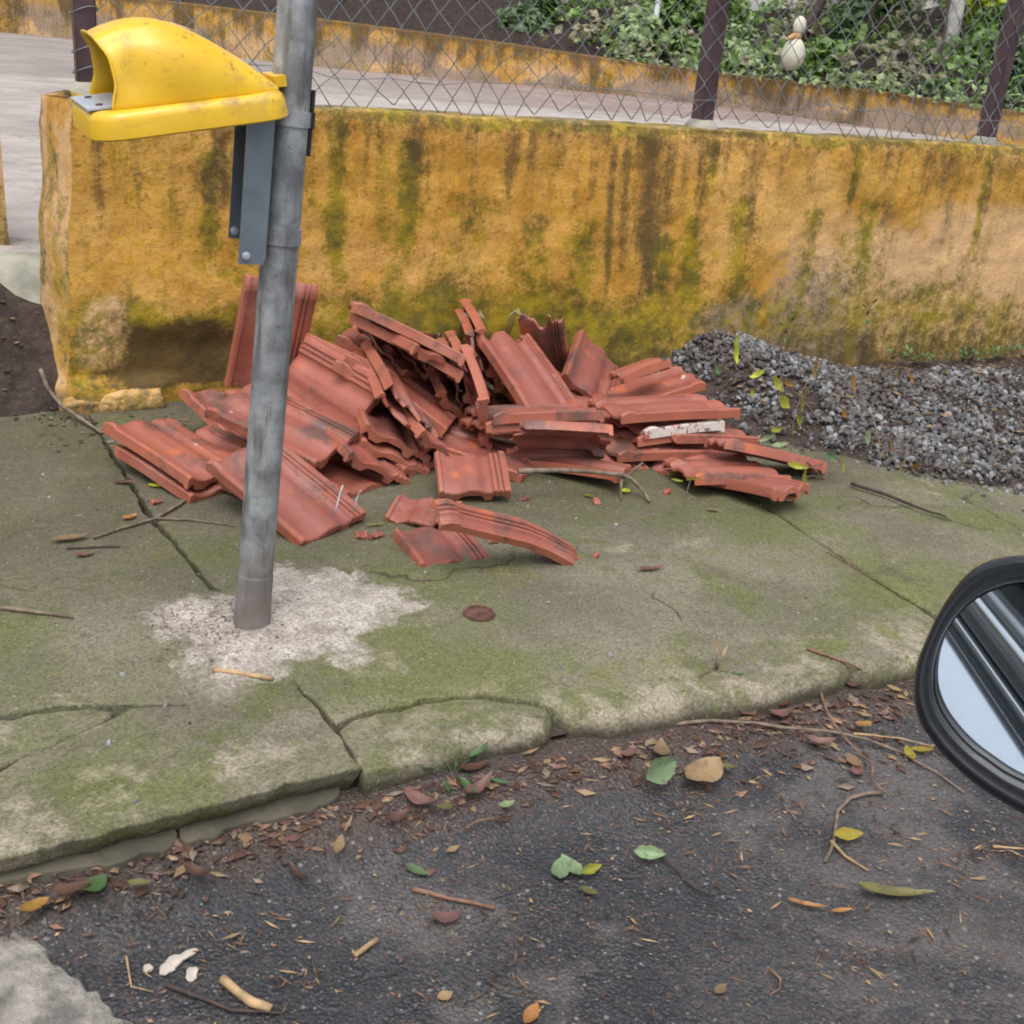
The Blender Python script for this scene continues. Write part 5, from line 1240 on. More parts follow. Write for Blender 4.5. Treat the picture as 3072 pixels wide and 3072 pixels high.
twig([(2310, 2910), (2340, 2935), (2340, 2965), (2310, 2985)], .0028, M['bark_red'], 'small curled brown twig at the lower right', z=ZR)
twig([(2980, 2540), (3090, 2547)], .003, M['bark_tan'], 'straight tan stick at the right picture edge', z=ZR)
twig([(500, 2955), (700, 3030), (850, 3040)], .004, M['bark_dark'], 'dark stick running under the thick tan stick', z=ZR)
twig([(380, 2870), (395, 2960), (460, 2975)], .0022, M['bark_tan'], 'thin pale straw near the white crumbs', z=ZR)
twig([(124, 1107), (140, 1161), (186, 1218), (240, 1255), (306, 1298)], .0065, M['bark'], 'bent grey branch leaning at the left foot of the wall', z=0.0, zs=[.13, .08, .03, .01, 0], taper=.8)
twig([(570, 1493), (466, 1555), (363, 1586), (280, 1612)], .0055, M['bark'], 'grey branch on the pavement left of the pole below the tiles', forks=[[(466, 1555), (580, 1560), (705, 1578)]])
twig([(636, 2011), (720, 2020), (819, 2036)], .006, M['bark_tan'], 'tan stick at the lower rim of the mortar patch', taper=.8)
twig([(2552, 1450), (2650, 1480), (2750, 1520), (2840, 1551)], .006, M['bark_dark'], 'dark straight stick on the pavement below the gravel')
twig([(1553, 1414), (1685, 1411), (1789, 1416), (1866, 1426), (1892, 1436), (1918, 1462), (1948, 1504)], .0085, M['bark'], 'dead grey forked branch lying in front of the grey hollow tile',
     forks=[[(1880, 1430, .05), (1905, 1408, .07), (1929, 1387, .09)], [(1866, 1428, .055), (1862, 1470, .02), (1863, 1500, 0)]], name='branch', cat='branch', zs=[.078, .078, .072, .06, .045, .02, 0], taper=.6)
twig([(2480, 1655), (2560, 1700), (2660, 1760)], .0022, M['bark_red'], 'thin brown stem on the right hand slab', z=0)
twig([(2780, 1735), (2860, 1760)], .0022, M['bark_red'], 'short brown stem on the right hand slab close to the mirror', z=0) if False else None
twig([(200, 1645), (310, 1640), (360, 1640)], .0028, M['bark_dark'], 'thin dark twig on the left slab below the forked grey branch')
twig([(0, 1822), (110, 1838), (220, 1852)], .005, M['bark'], 'pale grey stick at the left picture edge on the pavement')
# ================================================================== SINGLE LEAVES
def leaf_mesh(L=1.0, W=.45, fold=.25, curl=.15, notch=0.0, seed=0, n=9):
    rng = np.random.default_rng(seed); V = []; F = []
    for i in range(n):
        f = i / (n - 1); w = W * .5 * math.sin(math.pi * f ** .85) ** .8 if 0 < f < 1 else .004
        w *= 1 + .07 * float(np.clip(rng.normal(), -1.5, 1.5)) * (0 < f < 1); x = (f - .5) * L; zc = curl * ((f - .5) ** 2) * 2
        for k, s in enumerate((-1, -.5, 0, .5, 1)):
            xx = x + (notch * abs(s) if f > .75 else 0)
            V.append((xx, s * w * (1 - fold * .3), zc + fold * abs(s) * w + rng.normal() * .012 * (abs(s) > .6)))
    for i in range(n - 1):
        for k in range(4): F.append((i * 5 + k, (i + 1) * 5 + k, (i + 1) * 5 + k + 1, i * 5 + k + 1))
    return V, F
def leaf(px, py, size_px, mat, label, ang=0, z=ZR, W=.5, fold=.25, curl=.2, roll=0, tilt=0, group='leaves fallen on the ground', thick=True, name='leaf', cat='leaf', notch=0, seed=0):
    c = G(px, py, z)
    if z == ZR: c = G(px, py, roadz(c.x, c.y))
    sc = (c - Vector(CAM)).length / FPX; s = size_px * sc * 1.15
    V, F = leaf_mesh(1, W, fold, curl, notch, seed + int(px)); me = mesh_of(name, [(a * s, b * s, d * s) for a, b, d in V], F, 180)
    o = link(name, me, mat); o.rotation_euler = (R_(roll), R_(tilt), R_(ang)); o.location = c + Vector((0, 0, .003 + s * .03 + abs(math.sin(R_(roll))) * s * W * .45))
    tag(o, label, cat, group); return o
LV = M
leaf(1970, 2345, 125, M['leaf_fresh'], 'pale green half leaf standing on edge beside the big dry tan leaf', 20, W=.6, fold=.5, roll=48)
leaf(2105, 2332, 145, M['leaf_tan'], 'big dry tan leaf on the asphalt beside the pale green half leaf', 200, W=.62, curl=.3, fold=.12)
leaf(1678, 2618, 78, M['leaf_fresh'], 'pale green leaf lobe on the left of the heart-shaped pair', 62, W=.62, fold=.2, group='heart leaf')
leaf(1712, 2606, 84, M['leaf_fresh'], 'pale green leaf lobe on the right of the heart-shaped pair', 98, W=.58, fold=.2, group='heart leaf')
leaf(1770, 2622, 66, M['leaf_yel2'], 'small curled yellow-green leaf right of the heart-shaped pair', 10, W=.45, fold=.6, roll=30)
leaf(1765, 2680, 50, M['leaf_olive'], 'small dull leaf below the heart-shaped pair', -50, W=.5)
leaf(1945, 2578, 82, M['leaf_fresh'], 'pale green crescent leaf lying alone on the asphalt', -28, W=.5, fold=.6, roll=40)
leaf(286, 2660, 66, M['leaf_weed'], 'round bright green leaf at the broken gutter', 30, W=.85, fold=.1)
leaf(420, 2655, 60, M['leaf_olive'], 'dull olive leaf right of the round bright green one', -20, W=.4)
leaf(1017, 2545, 76, M['leaf_tan'], 'tan seed pod lying below the pale broken stick near the kerb', 60, W=.42, fold=.4)
leaf(1045, 2480, 70, M['leaf_tan'], 'narrow pale husk above the tan seed pod', 55, W=.16, fold=.4)
leaf(1358, 2554, 42, M['leaf_tan'], 'small oval tan seed on the bare asphalt', 15, W=.5, fold=.3)
leaf(2540, 2520, 78, M['leaf_yellow'], 'yellow folded leaf by the end of the crooked grey twig', -15, W=.5, fold=.5, roll=25)
leaf(2685, 2692, 190, M['leaf_olive'], 'long narrow olive-brown leaf on the asphalt at lower right', -28, W=.22, fold=.5)
leaf(2420, 2722, 95, M['leaf_orange'], 'bright orange twig-like husk, larger left piece', -38, W=.2, fold=.5)
leaf(2522, 2740, 60, M['leaf_orange'], 'bright orange husk, smaller right piece', -12, W=.28, fold=.5)
leaf(1430, 2378, 120, M['leaf_pink'], 'curled pinkish brown leaf in the kerb litter right of the weed', 25, W=.35, fold=.4, curl=.5)
leaf(1520, 2420, 50, M['leaf_pale'], 'small pale green leaf next to the curled pinkish one', 10, W=.5)
leaf(1335, 2427, 50, M['leaf_olive'], 'small olive leaf below the kerb weed', -10, W=.5)
leaf(1420, 2310, 95, M['leaf_brown'], 'flat brown leaf right under the kerb weed', 0, W=.35, curl=.3)
leaf(1260, 2410, 95, M['leaf_pink'], 'crumpled pinkish leaf left of the kerb weed', -50, W=.5, curl=.5)
leaf(1190, 2460, 70, M['leaf_brown'], 'crumpled dark brown leaf at the lower edge of the kerb litter', 15, W=.5, curl=.4)
leaf(1983, 2260, 80, M['leaf_tan'], 'pale yellowish leaf above the big dry tan leaf', 60, W=.55, curl=.4)
leaf(1885, 2266, 60, M['leaf_pink'], 'reddish brown leaf at the kerb left of the yellowish one', 20, W=.5, curl=.3)
leaf(1590, 2262, 60, M['leaf_tan'], 'narrow tan leaf under the middle kerb edge', 12, W=.2)
leaf(2455, 2235, 90, M['leaf_pink'], 'folded red-brown leaf just below the long grey branch', -30, W=.4, curl=.5, fold=.5)
leaf(2180, 2305, 55, M['leaf_olive'], 'small olive leaf right above the big dry tan leaf', -35, W=.35)
leaf(2558, 2290, 55, M['leaf_tan'], 'upper one of two tan leaves by the reddish twig fork', 70, W=.7)
leaf(2570, 2318, 52, M['leaf_pink'], 'lower one of two tan leaves by the reddish twig fork', 40, W=.7)
leaf(2725, 2268, 62, M['leaf_yellow'], 'yellow leaf on the twig near the mirror, left one', 60, W=.5, fold=.4)
leaf(2765, 2258, 62, M['leaf_yellow'], 'yellow leaf on the twig near the mirror, right one', -15, W=.4, fold=.4)
leaf(2245, 2142, 55, M['leaf_pink'], 'flat pink leaf lying against the kerb above the long branch', 15, W=.8)
leaf(2345, 2110, 70, M['leaf_red'], 'reddish leaf in the kerb litter left of the reddish twig', 45, W=.5)
leaf(2340, 2150, 75, M['leaf_pink'], 'pinkish leaf in the kerb litter touching the long branch', -10, W=.5, curl=.5)
leaf(2550, 2060, 75, M['leaf_pink'], 'curled brown leaf at the kerb close to the mirror', -50, W=.3, curl=.6)
leaf(2590, 2178, 50, M['leaf_ochre'], 'small ochre leaf right of the branch crossing', -10, W=.5)
leaf(2682, 2072, 42, M['leaf_tan'], 'pale seed at the tip of the brown kerb twig', -60, W=.5)
leaf(1592, 3052, 75, M['leaf_orange'], 'orange-brown leaf at the bottom picture edge', 40, W=.5)
leaf(1340, 2762, 85, M['leaf_pink'], 'crumpled reddish leaf on the worn patch of asphalt', -10, W=.5, curl=.5)
leaf(1250, 2620, 70, M['leaf_green2'], 'dark green leaf lying on the asphalt left of the straight brown stick', -55, W=.45)
leaf(595, 2625, 85, M['leaf_brown'], 'curled brown leaf on the asphalt below the gutter', -40, W=.35, curl=.5)
leaf(895, 2630, 90, M['leaf_brown'], 'narrow brown leaf standing out on dark asphalt left of the seed pod', -70, W=.25, curl=.4)
leaf(105, 2725, 70, M['leaf_ochre'], 'ochre brown leaf beside the pale concrete patch', 20, W=.6)
leaf(215, 2675, 90, M['leaf_brown'], 'dark brown leaf left below the round bright green one', 0, W=.5)
leaf(1335, 2995, 45, M['leaf_tan'], 'small pale leaf near the bottom of the asphalt', 10, W=.7)
leaf(2160, 2975, 45, M['leaf_tan'], 'tan crumb-like leaf at lower right beside the curled brown twig', 20, W=.6)
# on the pavement
leaf(390, 1556, 42, M['leaf_orange'], 'small orange leaf beside the forked grey branch on the left slab', 30, z=0, W=.6)
leaf(472, 1462, 42, M['leaf_lime'], 'small bright green leaf below the leftmost tile', -10, z=0, W=.6)
leaf(212, 1622, 90, M['leaf_tan'], 'tan leaf on the left slab at the end of the forked branch', 5, z=0, W=.35)
leaf(255, 1668, 50, M['leaf_pink'], 'dusky leaf below the tan one on the left slab', 5, z=0, W=.45)
leaf(373, 1452, 50, M['leaf_pink'], 'dusty mauve leaf left of the small bright green one', -20, z=0, W=.5)
leaf(2455, 1418, 42, M['leaf_tan'], 'pale cream leaf on the pavement by the hooked tile end', -40, z=0, W=.45)
leaf(2140, 1535, 38, M['leaf_tan'], 'small cream leaf beside the pavement joint', -30, z=0, W=.35)
leaf(1950, 1712, 75, M['leaf_pink'], 'dark mauve leaf lying on the middle slab', -5, z=0, W=.3)
leaf(1765, 1492, 34, M['leaf_yel2'], 'small yellow-green leaf right of the broken tile block', -40, z=0, W=.4)
leaf(1875, 1478, 34, M['leaf_lime'], 'small round lime leaf under the dead forked branch', 10, z=0, W=.8)
leaf(1125, 1578, 48, M['leaf_yel2'], 'narrow yellow-green leaf between foremost tile and blackened piece', 0, z=0, W=.22)
leaf(2040, 1430, 90, M['leaf_yel2'], 'narrow yellow leaf under the broad smooth tile', 5, z=.004, W=.16)
leaf(1885, 2155, 45, M['leaf_brown'], 'brown bark-like scrap standing at the kerb notch', 60, W=.6, curl=.3, fold=.5)

# crumbs of white plaster on the asphalt
rng = np.random.default_rng(99)
c0 = G(530, 2900, ZR); 
for k, (px, py, sx, sy) in enumerate([(560, 2870, .020, .008), (520, 2890, .016, .012), (500, 2910, .012, .012), (575, 2925, .014, .009), (443, 2908, .008, .007)]):
    c = G(px, py, ZR); bm = bmesh.new(); bmesh.ops.create_icosphere(bm, subdivisions=2, radius=1)
    for v in bm.verts: v.co *= 1 + .5 * (vn(v.co.x * 2 + k * 5, v.co.y * 2 + v.co.z, 9) - .5); v.co = Vector((v.co.x * sx, v.co.y * sy, v.co.z * .005))
    me = bpy.data.meshes.new('plaster_crumb'); bm.to_mesh(me); bm.free(); o = link('plaster_crumb', me, M['mortar']); o.location = c + Vector((0, 0, .003)); o.rotation_euler[2] = R_(25 + 15 * k)
    tag(o, ['longest white plaster crumb on the asphalt', 'middle crumb of the white plaster group', 'lower left crumb of the white plaster group', 'white plaster crumb lying apart below right of the longest', 'tiny round white plaster crumb at the left of the group'][k], 'crumb', 'white plaster crumbs')

# ================================================================== WEEDS AND LEAFY BRANCHES
def plant(name, base, leaves, mat, label, cat='weed', stemmat=None, group=None):
    """leaves: (offset vector, length, width, azimuth, pitch)"""
    root = tag(empty(name, base), label, cat, group); mb = MB()
    for k, (off, L, W, az, pit) in enumerate(leaves):
        off = Vector(off); mb.tube([(0, 0, 0), off * .5 + Vector((0, 0, off.length * .15)), off], [.0016, .0013, .001], 5)
        V, F = leaf_mesh(1, W, .3, .25, 0, k); me = mesh_of('leaf', [((a + .5) * L, b * L, d * L) for a, b, d in V], F, 180)
        o = link('leaf', me, mat if not isinstance(mat, (list, tuple)) else mat[k % len(mat)], root); o.location = off; o.rotation_euler = (0, R_(-pit), R_(az))
    mb.build('stem', stemmat or M['bark'], root, 180); return root
kb = G(1345, 2318, ZR + .035); kb.y = min(kb.y, KY + .012)
plant('weed', kb, [((.02, .02, .03), .042, .36, 30, 25), ((.035, .01, .03), .048, .34, 15, 20), ((-.01, .015, .03), .036, .36, 120, 40), ((-.04, 0, .03), .045, .4, 160, 20), ((.0, -.03, .02), .05, .35, -80, 0),
                   ((.05, -.04, .015), .045, .3, -40, 0), ((-.02, -.02, .015), .04, .35, -110, 0), ((.015, .02, .035), .04, .34, 60, 40)], M['leaf_weed'], 'green weed with lobed leaves growing out of the kerb joint', stemmat=M['leaf_weed'])
kb = G(2150, 2010, 0); plant('weed', kb, [((.01, .0, .03), .035, .2, 30, 50), ((-.015, .0, .03), .035, .2, 150, 45), ((.0, .01, .035), .04, .18, 80, 65), ((.02, -.02, .0), .03, .3, -40, 5), ((-.03, -.01, .01), .03, .3, 200, 10)], [M['leaf_tan'], M['leaf_weed']], 'small withered tuft on the right hand kerb edge')
for k, (px, py, lab) in enumerate([(2600, 945, 'green seedling growing on the wall above the gravel'), (2355, 1000, 'tiny blue-green seedling on the wall foot right of the tiles')]):
    b = A(px, py, 3.685); plant('seedling', b, [((.012, -.02, .03), .05, .35, -60, 20), ((-.02, -.015, .03), .05, .35, 200, 25), ((0, -.02, .05), .045, .35, -100, 45), ((.02, -.01, .01), .045, .35, -20, 10), ((-.01, -.02, -.02), .045, .35, -130, -15)], M['leaf_weed'], lab, 'seedling')
rng = np.random.default_rng(61)
for k in range(9):
    px, py = 2680 + k * 46 + rng.normal() * 10, 1085 + k * 9 + rng.normal() * 8; b = A(px, py, 3.62); b.z = max(.02, b.z)
    lv = [((rng.normal() * .045, rng.normal() * .03, .01 + .03 * rng.random()), .022 + .02 * rng.random(), .5, rng.random() * 360, 10 + 40 * rng.random()) for _ in range(12)]
    plant('weed', b, lv, M['leaf_weed'] if k % 3 else M['leaf_green'], ['first', 'second', 'third', 'fourth', 'fifth', 'sixth', 'seventh', 'eighth', 'ninth'][k] + ' weed from the left in the row along the wall foot at right', group='weeds along the wall foot')

YL = [M['leaf_yel2'], M['leaf_yellow'], M['leaf_ochre'], M['leaf_yel2']]
def leafy(label, stem, lv, r=.004, base_z=.1):
    pts = [Vector(A(px, py, Y)) for px, py, Y in stem]; root = tag(empty('leafy_branch', pts[0]), label, 'branch', 'leafy branches on the gravel'); mb = MB()
    mb.tube([p - pts[0] for p in pts], [r * (1 - .6 * i / (len(pts) - 1)) for i in range(len(pts))], 6)
    for k, (px, py, Y, size, W, rot, m) in enumerate(lv):
        c = Vector(A(px, py, Y)); near = min(pts, key=lambda q: (q - c).length); mb.tube([near - pts[0], (near + c) / 2 - pts[0] + Vector((0, 0, .01)), c - pts[0]], [r * .5, r * .4, r * .3], 5)
        sc = (c - Vector(CAM)).length / FPX; s = size * sc
        V, F = leaf_mesh(1, W, .35, .3, 0, k); me = mesh_of('leaf', [(a * s, b * s, d * s) for a, b, d in V], F, 180)
        o = link('leaf', me, m, root); o.location = c - pts[0]
        # leaf plane roughly facing the street, turned about the view
        o.rotation_euler = (R_(62 + 20 * math.sin(k * 2.1)), R_(rot), R_(-20 + 25 * math.sin(k * 1.3)))
    mb.build('stem', M['bark'], root, 180)
g1, g2_, yv, oc = M['leaf_lime'], M['leaf_weed'], M['leaf_yel2'], M['leaf_ochre']
leafy('upper leafy branch with long green leaves on top of the gravel heap', [(2330, 1190, 3.25), (2270, 1120, 3.25), (2225, 1060, 3.28), (2205, 1000, 3.3)],
      [(2205, 1060, 3.26, 62, .38, 80, g1), (2207, 1020, 3.28, 50, .36, 95, g1), (2145, 1108, 3.2, 44, .6, 60, g2_), (2275, 1122, 3.2, 52, .35, -35, g1), (2195, 990, 3.3, 40, .35, 70, oc)])
leafy('middle leafy branch with yellow spotted leaves hanging over the gravel', [(2480, 1330, 2.95), (2450, 1250, 2.98), (2400, 1190, 3.0), (2345, 1140, 3.02), (2340, 1120, 3.02)],
      [(2330, 1152, 3.0, 60, .5, 50, yv), (2348, 1205, 2.95, 62, .62, 40, yv), (2405, 1195, 2.95, 85, .45, 95, M['leaf_yellow']), (2256, 1178, 3.0, 30, .4, 80, yv), (2398, 1258, 2.92, 44, .4, 75, yv),
       (2376, 1290, 2.9, 48, .28, 85, yv), (2325, 1290, 2.9, 46, .4, 0, yv), (2365, 1150, 3.0, 40, .5, 20, oc), (2443, 1110, 3.1, 55, .3, 85, oc)])
leafy('right leafy branch with withered ochre leaves on the gravel', [(2600, 1400, 2.72), (2640, 1340, 2.75), (2620, 1250, 2.8), (2560, 1180, 2.9), (2555, 1150, 2.92)],
      [(2556, 1145, 2.9, 56, .35, 70, oc), (2530, 1238, 2.85, 50, .4, 40, oc), (2668, 1330, 2.72, 78, .32, 75, M['leaf_ochre']), (2705, 1408, 2.6, 60, .4, 80, M['leaf_tan']), (2745, 1410, 2.58, 58, .4, 95, oc),
       (2650, 1370, 2.68, 44, .5, 20, M['leaf_olive']), (2730, 1130, 3.1, 50, .4, 60, oc), (2695, 1125, 3.1, 46, .35, 80, M['leaf_olive']), (2600, 1310, 2.75, 50, .5, 80, M['leaf_pale'])])
leafy('low leafy sprig with yellow leaves beside the far jutting tile', [(2400, 1370, 2.62), (2440, 1400, 2.58), (2470, 1440, 2.52), (2520, 1385, 2.62)],
      [(2390, 1398, 2.58, 70, .3, 10, yv), (2410, 1432, 2.5, 60, .35, 75, yv), (2525, 1390, 2.55, 55, .5, 80, yv), (2495, 1372, 2.62, 40, .6, 30, g2_), (2302, 1312, 2.8, 55, .3, -30, M['leaf_pale']), (2340, 1335, 2.78, 55, .35, -10, M['leaf_pale'])], r=.003)
leafy('thin yellow-green sprig on the pavement under the broad smooth tile', [(2008, 1450, 2.45), (2060, 1480, 2.38), (2130, 1520, 2.28)],
      [(2030, 1440, 2.44, 40, .2, 10, yv), (2075, 1435, 2.42, 60, .18, 0, yv), (1990, 1460, 2.42, 30, .25, 70, yv)], r=.002)
# dry weed curls behind the heap
M['dry'] = simple('dry_stem', (0.30, 0.27, 0.15), .8, var=.3, bump=0)
for lab, cxp, cyp, w_ in (('left curl of dry grass sprouting behind the top of the heap', 1395, 965, 22), ('right curl of dry grass sprouting behind the top of the heap', 1432, 962, 30), ('tuft of dry grass behind the narrow ribbed tile', 1545, 955, 30)):
    mb = MB()
    for q in range(3): mb.tube([A(cxp - w_ + q * 5, cyp + 60, 3.60), A(cxp - w_ * .6 + q * 9, cyp - 8, 3.58), A(cxp + q * 4, cyp - 22 - 4 * q, 3.56), A(cxp + w_ * .7, cyp - 5, 3.55), A(cxp + w_ * .8, cyp + 15, 3.55)], .0025, 5)
    o = mb.build('dry_grass', M['dry'], None, 180); tag(o, lab, 'grass', 'dry grass behind the tiles')

# ================================================================== FINE LITTER (uncountable)
rng = np.random.default_rng(123)
def litter(n, sampler, smin, smax, asp, name, mats, label, cat):
    V = []; F = []; MI = []
    for _ in range(n):
        r_ = sampler(rng)
        if r_ is None: continue
        x, y, z = r_; s = smin + (smax - smin) * rng.random() ** 2.5; a = rng.random() * 6.283; w_ = s * (asp[0] + (asp[1] - asp[0]) * rng.random())
        ca, sa = math.cos(a), math.sin(a); h = s * .16 * rng.random() + .0012; b = len(V)
        pts = [(-s / 2, 0, h * rng.random()), (0, -w_ / 2, h * .4), (s / 2, 0, h * rng.random()), (0, w_ / 2, h * .4), (0, 0, h * 1.2)]
        V += [(x + ca * p[0] - sa * p[1], y + sa * p[0] + ca * p[1], z + .0015 + p[2]) for p in pts]
        F += [(b, b + 1, b + 4), (b + 1, b + 2, b + 4), (b + 2, b + 3, b + 4), (b + 3, b, b + 4)]; MI += [int(rng.integers(len(mats)))] * 4
    me = mesh_of(name, V, F)
    for m in mats: me.materials.append(m)
    me.polygons.foreach_set('material_index', MI[:len(me.polygons)]); o = link(name, me); tag(o, label, cat, kind='stuff'); return o
road_z = lambda x, y: ZR + .002 + float(.046 * sm(1.40, 1.57, y))
def s_kerb(rng):
    x = -.2 + 3.2 * rng.random(); y = KY - .01 - abs(rng.normal()) * (.05 + .05 * float(sm(.9, 1.8, x)))
    return (x, y, road_z(x, y))
def s_road(rng):
    x = -.1 + 3.3 * rng.random(); y = .9 + .68 * rng.random()
    if rng.random() > .45 + .55 * vn(x * 3, y * 3, 231): return None
    return (x, y, road_z(x, y))
LM = [M['leaf_brown'], M['leaf_pink'], M['bark_red'], M['leaf_brown'], M['bark_dark'], M['leaf_brown'], M['bark'], M['bark_dark'], M['leaf_tan']]
litter(2400, s_kerb, .005, .042, (.25, .65), 'kerb_litter', LM, 'brown leaf litter gathered along the foot of the kerb', 'litter')
litter(8000, s_road, .0025, .013, (.12, .6), 'road_litter', [M['leaf_brown'], M['bark_red'], M['leaf_tan'], M['leaf_pink'], M['bark_tan'], M['bark_dark']], 'fine seeds and chips scattered over the asphalt', 'litter')
litter(1500, s_road, .008, .040, (.05, .12), 'road_straw', [M['bark_red'], M['bark_dark'], M['bark_tan'], M['bark_red']], 'small bits of twig scattered over the asphalt', 'litter')
CL = [(-.05 + 3.1 * a_, .95 + .6 * b_) for a_, b_ in np.random.default_rng(5).random((60, 2))]
def s_clump(rng):
    c_ = CL[int(rng.integers(len(CL)))]; x = c_[0] + rng.normal() * .035; y = min(KY - .01, c_[1] + rng.normal() * .02); return (x, y, road_z(x, y) + .001)
litter(1500, s_clump, .008, .036, (.05, .16), 'needle_clumps', [M['bark_red'], M['leaf_brown'], M['bark_red'], M['bark_dark'], M['bark_tan']], 'matted brown needles and stalks in little drifts on the asphalt', 'litter')
def s_pave(rng):
    x = -.3 + 3.4 * rng.random(); y = 1.64 + 1.9 * rng.random(); return (x, y, .001)
litter(420, s_pave, .003, .012, (.2, .7), 'pavement_litter', LM + [M['leaf_orange'], M['mortar']], 'small crumbs and leaf bits on the pavement', 'litter')
def s_mort(rng):
    x = cx - .16 + rng.normal() * .07; y = cy + .03 + rng.normal() * .075; return (x, y, .006 + .006 * rng.random())
litter(480, s_mort, .003, .013, (.2, .5), 'pole_foot_litter', [M['bark_dark'], M['leaf_brown'], M['bark_red']], 'dark chaff lying round the left of the pole foot', 'litter')
def s_grav(rng):
    x = 2.35 + 2.2 * rng.random(); y = 2.4 + 1.25 * rng.random(); h = float(gravel_h(np.array(x), np.array(y)))
    if h < .004: return None
    return (x, y, h + .012 + .01 * rng.random())
litter(900, s_grav, .012, .050, (.25, .6), 'gravel_litter', LM + [M['leaf_olive'], M['leaf_ochre'], M['leaf_tan']], 'dry leaves and stalks strewn over the gravel', 'litter')
def s_wallfoot(rng):
    x = .25 + .45 * rng.random(); y = 3.30 + .3 * rng.random(); return (x, y, .001)
litter(160, s_wallfoot, .006, .03, (.3, .7), 'wall_foot_litter', LM, 'dark leaf litter at the left foot of the wall', 'litter')
def s_slope(rng):
    y = 3.6 + .25 * rng.random(); x = -.2 + .55 * rng.random(); return (x, y, 0.0 - 0.01 + 0.40 * float(sm(3.64, 3.90, y)) * (1 - 0.35 * float(sm(.1, .4, x))) + .01)
litter(200, s_slope, .006, .03, (.3, .7), 'slope_litter', LM, 'leaf litter on the dark soil left of the wall', 'litter')
v, f, tt = stones(260, lambda r: (.2 + 3.0 * r.random(), 1.62 + 1.9 * r.random(), 0.0, True, .38), .0125, rng)
me = mesh_of('loose_grit', v, f); at_ = me.attributes.new('tone', 'FLOAT', 'POINT'); at_.data.foreach_set('value', np.clip(tt + .25, 0, 1).astype(np.float32))
tag(link('loose_grit', me, M['stone']), 'loose grit scattered over the pavement slabs', 'grit', kind='stuff')

# ================================================================== CAR WITH DOOR MIRROR
M['paint'] = simple('pale_car_paint', (0.80, 0.85, 0.90), 0.16, 0.8, var=.02, bump=0); M['paint'].node_tree.nodes['Principled BSDF'].inputs['Coat Weight'].default_value = .6
M['chrome'] = simple('chrome', (0.75, 0.77, 0.79), 0.12, 1.0, var=.02, bump=0)
M['rubber'] = simple('black_rubber', (0.016, 0.018, 0.022), 0.45, var=.1, bump=0)
M['satin'] = simple('satin_metal', (0.40, 0.42, 0.45), 0.30, .7, var=.05, bump=0)
M['sealgrey'] = simple('dark_glossy_seal', (0.045, 0.065, 0.075), 0.2, var=.05, bump=0); M['mould'] = simple('grey_moulding', (0.10, 0.11, 0.12), 0.3, .3, var=.05, bump=0)
M['plastic'] = simple('black_grained_plastic', (0.013, 0.015, 0.019), 0.36, var=.15, scale=200, bump=.15, bdist=.0006)
m_, nt_, b_ = new_mat('mirror_glass'); b_.inputs['Metallic'].default_value = 1; b_.inputs['Roughness'].default_value = .015; b_.inputs['Base Color'].default_value = (.80, .86, .90, 1); M['mirror'] = m_
car = tag(empty('parked_car', (-.6, -.7, ZR)), 'pale car at the roadside, only its black-rimmed door mirror in view', 'car')
def cpart(mb, name, mat, smooth=40, parent=None):
    mb.v = [(v[0] + .6, v[1] + .7, v[2] - ZR) for v in mb.v]; return mb.build(name, mat, parent or car, smooth)
FY = .15
mb = MB()   # lower body: side section swept along the car
sec = [(-1.45, .10), (-1.50, .30), (-1.47, .55), (-1.42, .64), (FY - .03, .64), (FY - .03, .55), (FY + .055, .40), (FY + .13, .28), (FY + .17, .16), (FY + .06, .06), (-1.38, .06)]
xsb = [-2.55, -2.45, -1.2, -.9, .9, 1.55, 1.7]; sc_ = [.85, 1, 1, 1, 1, 1, .85]; V = []; F = []
for x, s in zip(xsb, sc_):
    for (y, z) in sec: V.append((x, -.67 + (y + .67) * (.94 if s < 1 else 1), .06 + (z - .06) * s))
ns = len(sec)
for i in range(len(xsb) - 1):
    for k in range(ns): F.append((i * ns + k, i * ns + (k + 1) % ns, (i + 1) * ns + (k + 1) % ns, (i + 1) * ns + k))
F.append(tuple(range(ns))); F.append(tuple((len(xsb) - 1) * ns + k for k in range(ns - 1, -1, -1))); mb.add(V, F); cpart(mb, 'body', M['paint'], 30)
mb = MB(); V = []; dn = [(FY - .004, .548), (FY + .056, .45), (FY + .116, .35), (FY + .170, .25), (FY + .195, .18)]
for x in (-1.01, .80):
    for (y, z) in dn: V.append((x, y, z))
    for (y, z) in dn[::-1]: V.append((x, y - .05, z))
mb.add(V, [(10 + k, 10 + (k + 1) % 10, (k + 1) % 10, k) for k in range(10)] + [tuple(range(10)), tuple(range(19, 9, -1))]); o = cpart(mb, 'door', M['paint'], 60)
for (z, h, dy, mt, nm) in ((.570, .034, .008, 'sealgrey', 'window_seal'), (.591, .007, .014, 'chrome', 'trim_strip'), (.612, .034, .010, 'mould', 'door_moulding'), (.640, .022, .016, 'chrome', 'belt_trim'), (.662, .018, .012, 'satin', 'belt_trim')):
    mb = MB(); mb.box((-.85, FY - .01 + dy / 2, z), (2.6, .02 + dy, h)); o = cpart(mb, nm, M[mt]); bv = o.modifiers.new('bevel', 'BEVEL'); bv.width = h * .42; bv.segments = 4
mb = MB(); mb.add([(-2.1, FY - .012, .672), (-.13, FY - .012, .672), (-.13, FY - .02, .98), (-.5, FY - .05, 1.12), (-1.7, FY - .05, 1.12), (-2.1, FY - .02, .9)], [(0, 1, 2, 3, 4, 5)]); o = cpart(mb, 'side_window', M['glassdark'])
sl_ = o.modifiers.new('thick', 'SOLIDIFY'); sl_.thickness = .005
